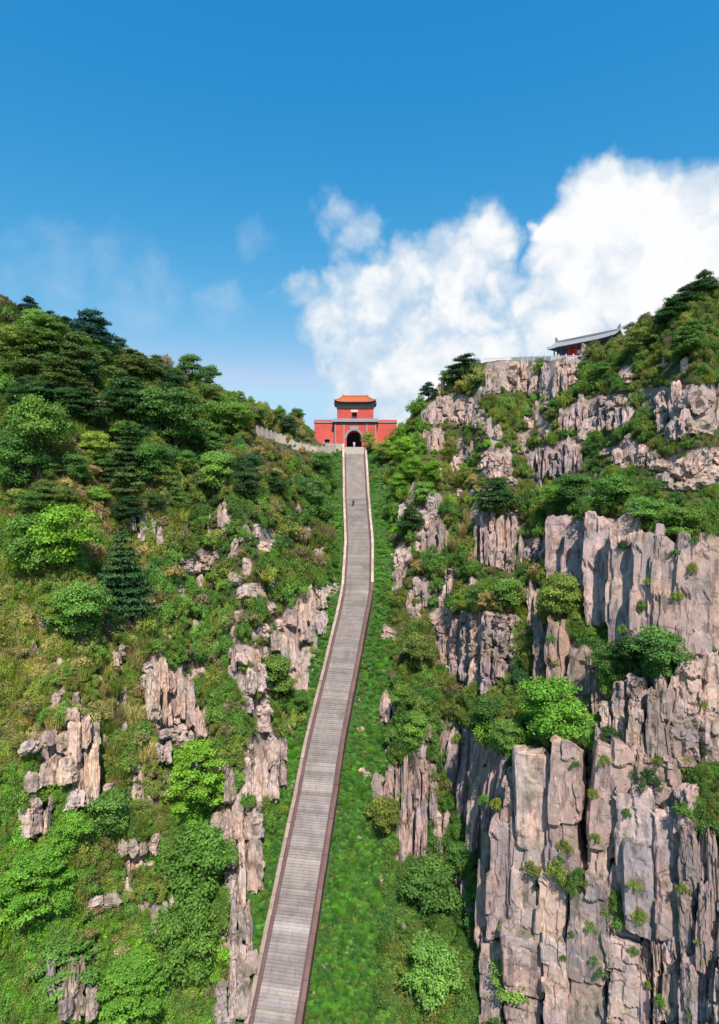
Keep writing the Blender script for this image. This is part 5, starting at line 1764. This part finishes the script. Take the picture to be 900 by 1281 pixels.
# ------------------------------------------------------------------ the hall on the right
def build_hall():
    A = P3(691, 447, 124.0)
    B = P3(764, 430, 114.0)
    ux = Vector((B.x - A.x, B.y - A.y, 0))
    L = ux.length
    rz = math.atan2(ux.y, ux.x)
    fz = A.z - 0.75
    e = empty('temple_hall', Vector((A.x, A.y, fz)), rz)
    tag(e, 'long grey roofed hall with red doors on the right hand ridge', 'building')
    Dp, hw = 5.2, 2.45
    b = MB()
    b.box(0.6, L - .6, .9, Dp, -3, hw).build('hall_wall', M_EAVE, e)
    MB().box(-.2, L + .2, -.4, Dp + .2, -3.5, -.02).build('podium', M_PALE, e)
    n = 7
    for k in range(n + 1):
        x = .5 + (L - 1) * k / n
        MB().tube([(x, .05, 0), (x, .05, hw)], [.16, .15], 8).build('column', M_REDPAINT if 1 < k < 7 else M_EAVE, e)
    dx = (.5 + (L - 1) * 2.0 / n, .5 + (L - 1) * 3.0 / n)
    MB().box(dx[0] - .1, dx[0] + .62, .62, .88, 0, 2.1).build('door', M_REDPAINT, e)
    MB().box(dx[0] + .74, dx[0] + 1.46, .62, .88, 0, 2.1).build('door', M_REDPAINT, e)
    MB().box(dx[1] - .2, dx[1] + .7, .7, .89, .6, 1.5).build('notice_board', M_WHITE, e)
    for k in (4, 5):
        x = .5 + (L - 1) * (k + .15) / n
        MB().box(x, x + 1.5, .72, .89, .3, 2.0).build('door', M_REDPAINT, e)
    MB().box(.2, L - .2, -.15, .25, hw - .32, hw + .05).build('beam', M_EAVE, e)
    for k in range(26):
        x = .3 + (L - .6) * k / 25
        MB().box(x - .07, x + .07, -.75, -.15, hw - .08, hw + .06).build('rafter', M_EAVE, e)
    # gable roof with tile rows
    prof = [(-1.0, 0), (.2, .36), (1.3, .88), (Dp / 2, 1.8)]
    def slope(sign):
        r_ = MB()
        vs, fs = [], []
        m = 40
        for k in range(2 * m + 1):
            x = -.7 + (L + 1.4) * k / (2 * m)
            rb = .06 if k % 2 else 0
            lf = .22 * abs(2 * k / (2 * m) - 1) ** 4
            for (y, z) in prof:
                yy = y if sign > 0 else Dp - y
                vs.append((x, yy, hw + .1 + z + rb + lf))
        for k in range(2 * m):
            for j in range(3):
                fs.append((k * 4 + j, (k + 1) * 4 + j, (k + 1) * 4 + j + 1, k * 4 + j + 1))
        r_.add(vs, fs)
        return r_
    rf = slope(1).build('roof', M_TILE_G, e)
    slope(-1).build('roof', M_TILE_G, e)
    MB().box(-.6, L + .6, -.98, Dp + .98, hw + .0, hw + .08).build('soffit', M_EAVE, e)
    rzz = hw + .1 + 1.8
    for sx in (.6, L - .6):
        MB().prism([(0, 0)] * 0 or [(0, hw), (Dp, hw), (Dp / 2, rzz - .05)], 0, .25).build('gable', M_EAVE, e, Matrix.Translation((sx, 0, 0)) @ Matrix.Rotation(PI / 2, 4, 'Z'))
    MB().box(-.65, L + .65, Dp / 2 - .16, Dp / 2 + .16, rzz, rzz + .42).build('ridge', M_TILE_G, rf, None, False, .04)
    for (x, s) in ((-.5, 1), (L + .5, -1)):
        MB().prism([(-.3, 0), (.35, 0), (.32, .5), (.05, .7), (-.05, 1.05), (-.3, .9)] if s > 0 else [(.3, 0), (-.35, 0), (-.32, .5), (-.05, .7), (.05, 1.05), (.3, .9)], Dp / 2 - .12, Dp / 2 + .12).build('ridge_ornament', M_TILE_G, rf, Matrix.Translation((x, 0, rzz + .3)))
    for x in (-.68, L + .45):
        for sgn in (0, 1):
            pts = [(x + .1, (y if not sgn else Dp - y), hw + .3 + z + .05) for (y, z) in prof]
            MB().tube(pts, [.13] * 4, 6).build('verge_ridge', M_TILE_G, rf)
    return e
hall = build_hall()
A = P3(686, 447, 124.0)
ct = MB()
fz = A.z - 1.6
def rim(px, py, extra):
    d_ = at(px, float(np.interp(px, SKX, SKYY)) + 3)[2]
    return P3(px, py, d_ + extra)
outl = [rim(606, 455, 3), rim(640, 450, 3), rim(690, 447, 3), rim(735, 445, 3), P3(800, 430, 114), P3(800, 430, 140), P3(606, 455, 150)]
vs = [(p.x, p.y, fz) for p in outl] + [(p.x, p.y, fz - 1.1) for p in outl]
m_ = len(outl)
ct.add(vs, [tuple(range(m_)), tuple(range(2 * m_ - 1, m_ - 1, -1))] + [(i, (i + 1) % m_, (i + 1) % m_ + m_, i + m_) for i in range(m_)])
tag(ct.build('hall_terrace', M_PALE), 'level stone terrace carrying the hillside hall', None, None, 'structure')
bal = []
for (px, py) in ((607, 453.5), (640, 452), (690, 451), (737, 450.5)):
    d_ = at(px, float(np.interp(px, SKX, SKYY)) + 3)[2] + 3.3
    bal.append(P3(px, py, d_))
balustrade('white_balustrade', 'white stone balustrade along the cliff top before the hall', bal, 1.05, M_WHITE, 1.8)

# lamp post on the right skyline
hit = at(806, 406)
lp = empty('lamp_post', hit[0])
tag(lp, 'small dark lamp post on the right skyline beyond the hall', 'lamp post')
lp.scale = (.7, .7, .7)
MB().tube([(0, 0, -.5), (0, 0, 1.3)], [.10, .08], 8).build('post', M_METAL, lp)
MB().tube([(0, 0, 1.3), (0, 0, 1.45), (0, 0, 2.0), (0, 0, 2.05)], [.2, .42, .5, .3], 8).build('lamp_head', M_METAL, lp)
MB().tube([(0, 0, 2.05), (0, 0, 2.12), (0, 0, 2.5)], [.7, .68, .06], 8).build('cap', M_METAL, lp)

# ------------------------------------------------------------------ people
def person(loc, rz, label, top, legs, stride=.22):
    """one continuous skinned body, clothes by face height; hair as a child"""
    me = bpy.data.meshes.new('person')
    V = [(0, 0, .92), (0, 0, 1.12), (0, .01, 1.36), (0, 0, 1.47), (0, .03, 1.62),
         (.17, 0, 1.38), (.24, .04, 1.12), (.24, .16, .90), (.25, .2, .82), (-.17, 0, 1.38), (-.24, -.05, 1.12), (-.25, .0, .88), (-.25, .03, .80),
         (.09, 0, .86), (.10, stride * .8, .52 + stride * .4), (.10, stride * .55, .10 + stride * .85), (.10, stride * .55 + .15, .05 + stride * .85),
         (-.09, 0, .86), (-.10, -stride * .2, .48), (-.10, -stride * .6, .08), (-.10, -stride * .6 + .16, .04)]
    E = [(0, 1), (1, 2), (2, 3), (3, 4), (2, 5), (5, 6), (6, 7), (7, 8), (2, 9), (9, 10), (10, 11), (11, 12), (0, 13), (13, 14), (14, 15), (15, 16), (0, 17), (17, 18), (18, 19), (19, 20)]
    RAD = [.14, .13, .15, .06, .10, .075, .055, .042, .045, .075, .055, .042, .045, .10, .07, .05, .045, .10, .07, .05, .045]
    me.from_pydata(V, E, [])
    o = bpy.data.objects.new('person', me)
    COL.objects.link(o)
    sk = o.modifiers.new('skin', 'SKIN')
    for i, r_ in enumerate(RAD):
        me.skin_vertices[0].data[i].radius = (r_, r_ * (.75 if i in (1, 2) else 1))
    me.skin_vertices[0].data[0].use_root = True
    o.modifiers.new('sub', 'SUBSURF').levels = 1
    dg = bpy.context.evaluated_depsgraph_get()
    em = bpy.data.meshes.new_from_object(o.evaluated_get(dg))
    bpy.data.objects.remove(o)
    o = mesh_obj('person', em)
    em.materials.clear()
    for m in (top, legs, M_SKIN): em.materials.append(m)
    for p in em.polygons:
        c = p.center
        p.use_smooth = True
        p.material_index = 2 if c.z > 1.46 or (abs(c.x) > .19 and c.z < .9) else (0 if c.z > .90 else 1)
    hb = MB()
    hb.tube([(0, -.02, 1.52), (0, -.045, 1.6), (0, -.03, 1.68), (0, .0, 1.735)], [.06, .105, .10, .04], 10)
    hb.build('hair', M_HAIR, o, None, True)
    o.location = loc
    o.rotation_euler = (0, 0, rz)
    tag(o, label, 'person')
    return o
yy = float(np.interp(635, [p[1] for p in reversed(ST)], list(reversed(SY))))
zi = float(zlist[np.searchsorted(ylist, yy) - 1]) + RISE * .5
person((float(stair_x(yy)) - .75, yy + .12, zi), 0, 'person in dark clothes climbing the upper stairs', M_CLOTH_D, M_CLOTH_T)
person((gx - .35, gy + 1.0, gz - .02), PI, 'person in pale clothes standing in the gate arch', M_CLOTH_W, M_CLOTH_W, .03)

# ------------------------------------------------------------------ labels of look-alikes that share a place: counted from the left
ORD = ['leftmost', 'second', 'third', 'fourth', 'fifth', 'sixth', 'seventh', 'eighth', 'ninth', 'tenth', 'eleventh', 'twelfth'] + ['%s from left' % w_ for w_ in ('13th', '14th', '15th', '16th', '17th', '18th', '19th')]
NUM = ['zero', 'one', 'two', 'three', 'four', 'five', 'six', 'seven', 'eight', 'nine', 'ten', 'eleven', 'twelve', 'thirteen', 'fourteen', 'fifteen', 'sixteen', 'seventeen', 'eighteen', 'nineteen']
same = {}
for o in COL.objects:
    if o.parent is None and 'group' in o and o['group'].startswith(('shrubs: ', 'rocks: ', 'trees: ')):
        same.setdefault(o['group'], []).append(o)
for g, os_ in same.items():
    n = len(os_)
    if n == 1:
        del os_[0]['group']
        continue
    os_.sort(key=lambda o: o.location.x / o.location.y)
    for k, o in enumerate(os_):
        if n > 19: break
        o['label'] = o['label'] + (', leftmost of ' + NUM[n] if k == 0 else ', rightmost of ' + NUM[n] if k == n - 1 else ', ' + ORD[k] + ' of ' + NUM[n])
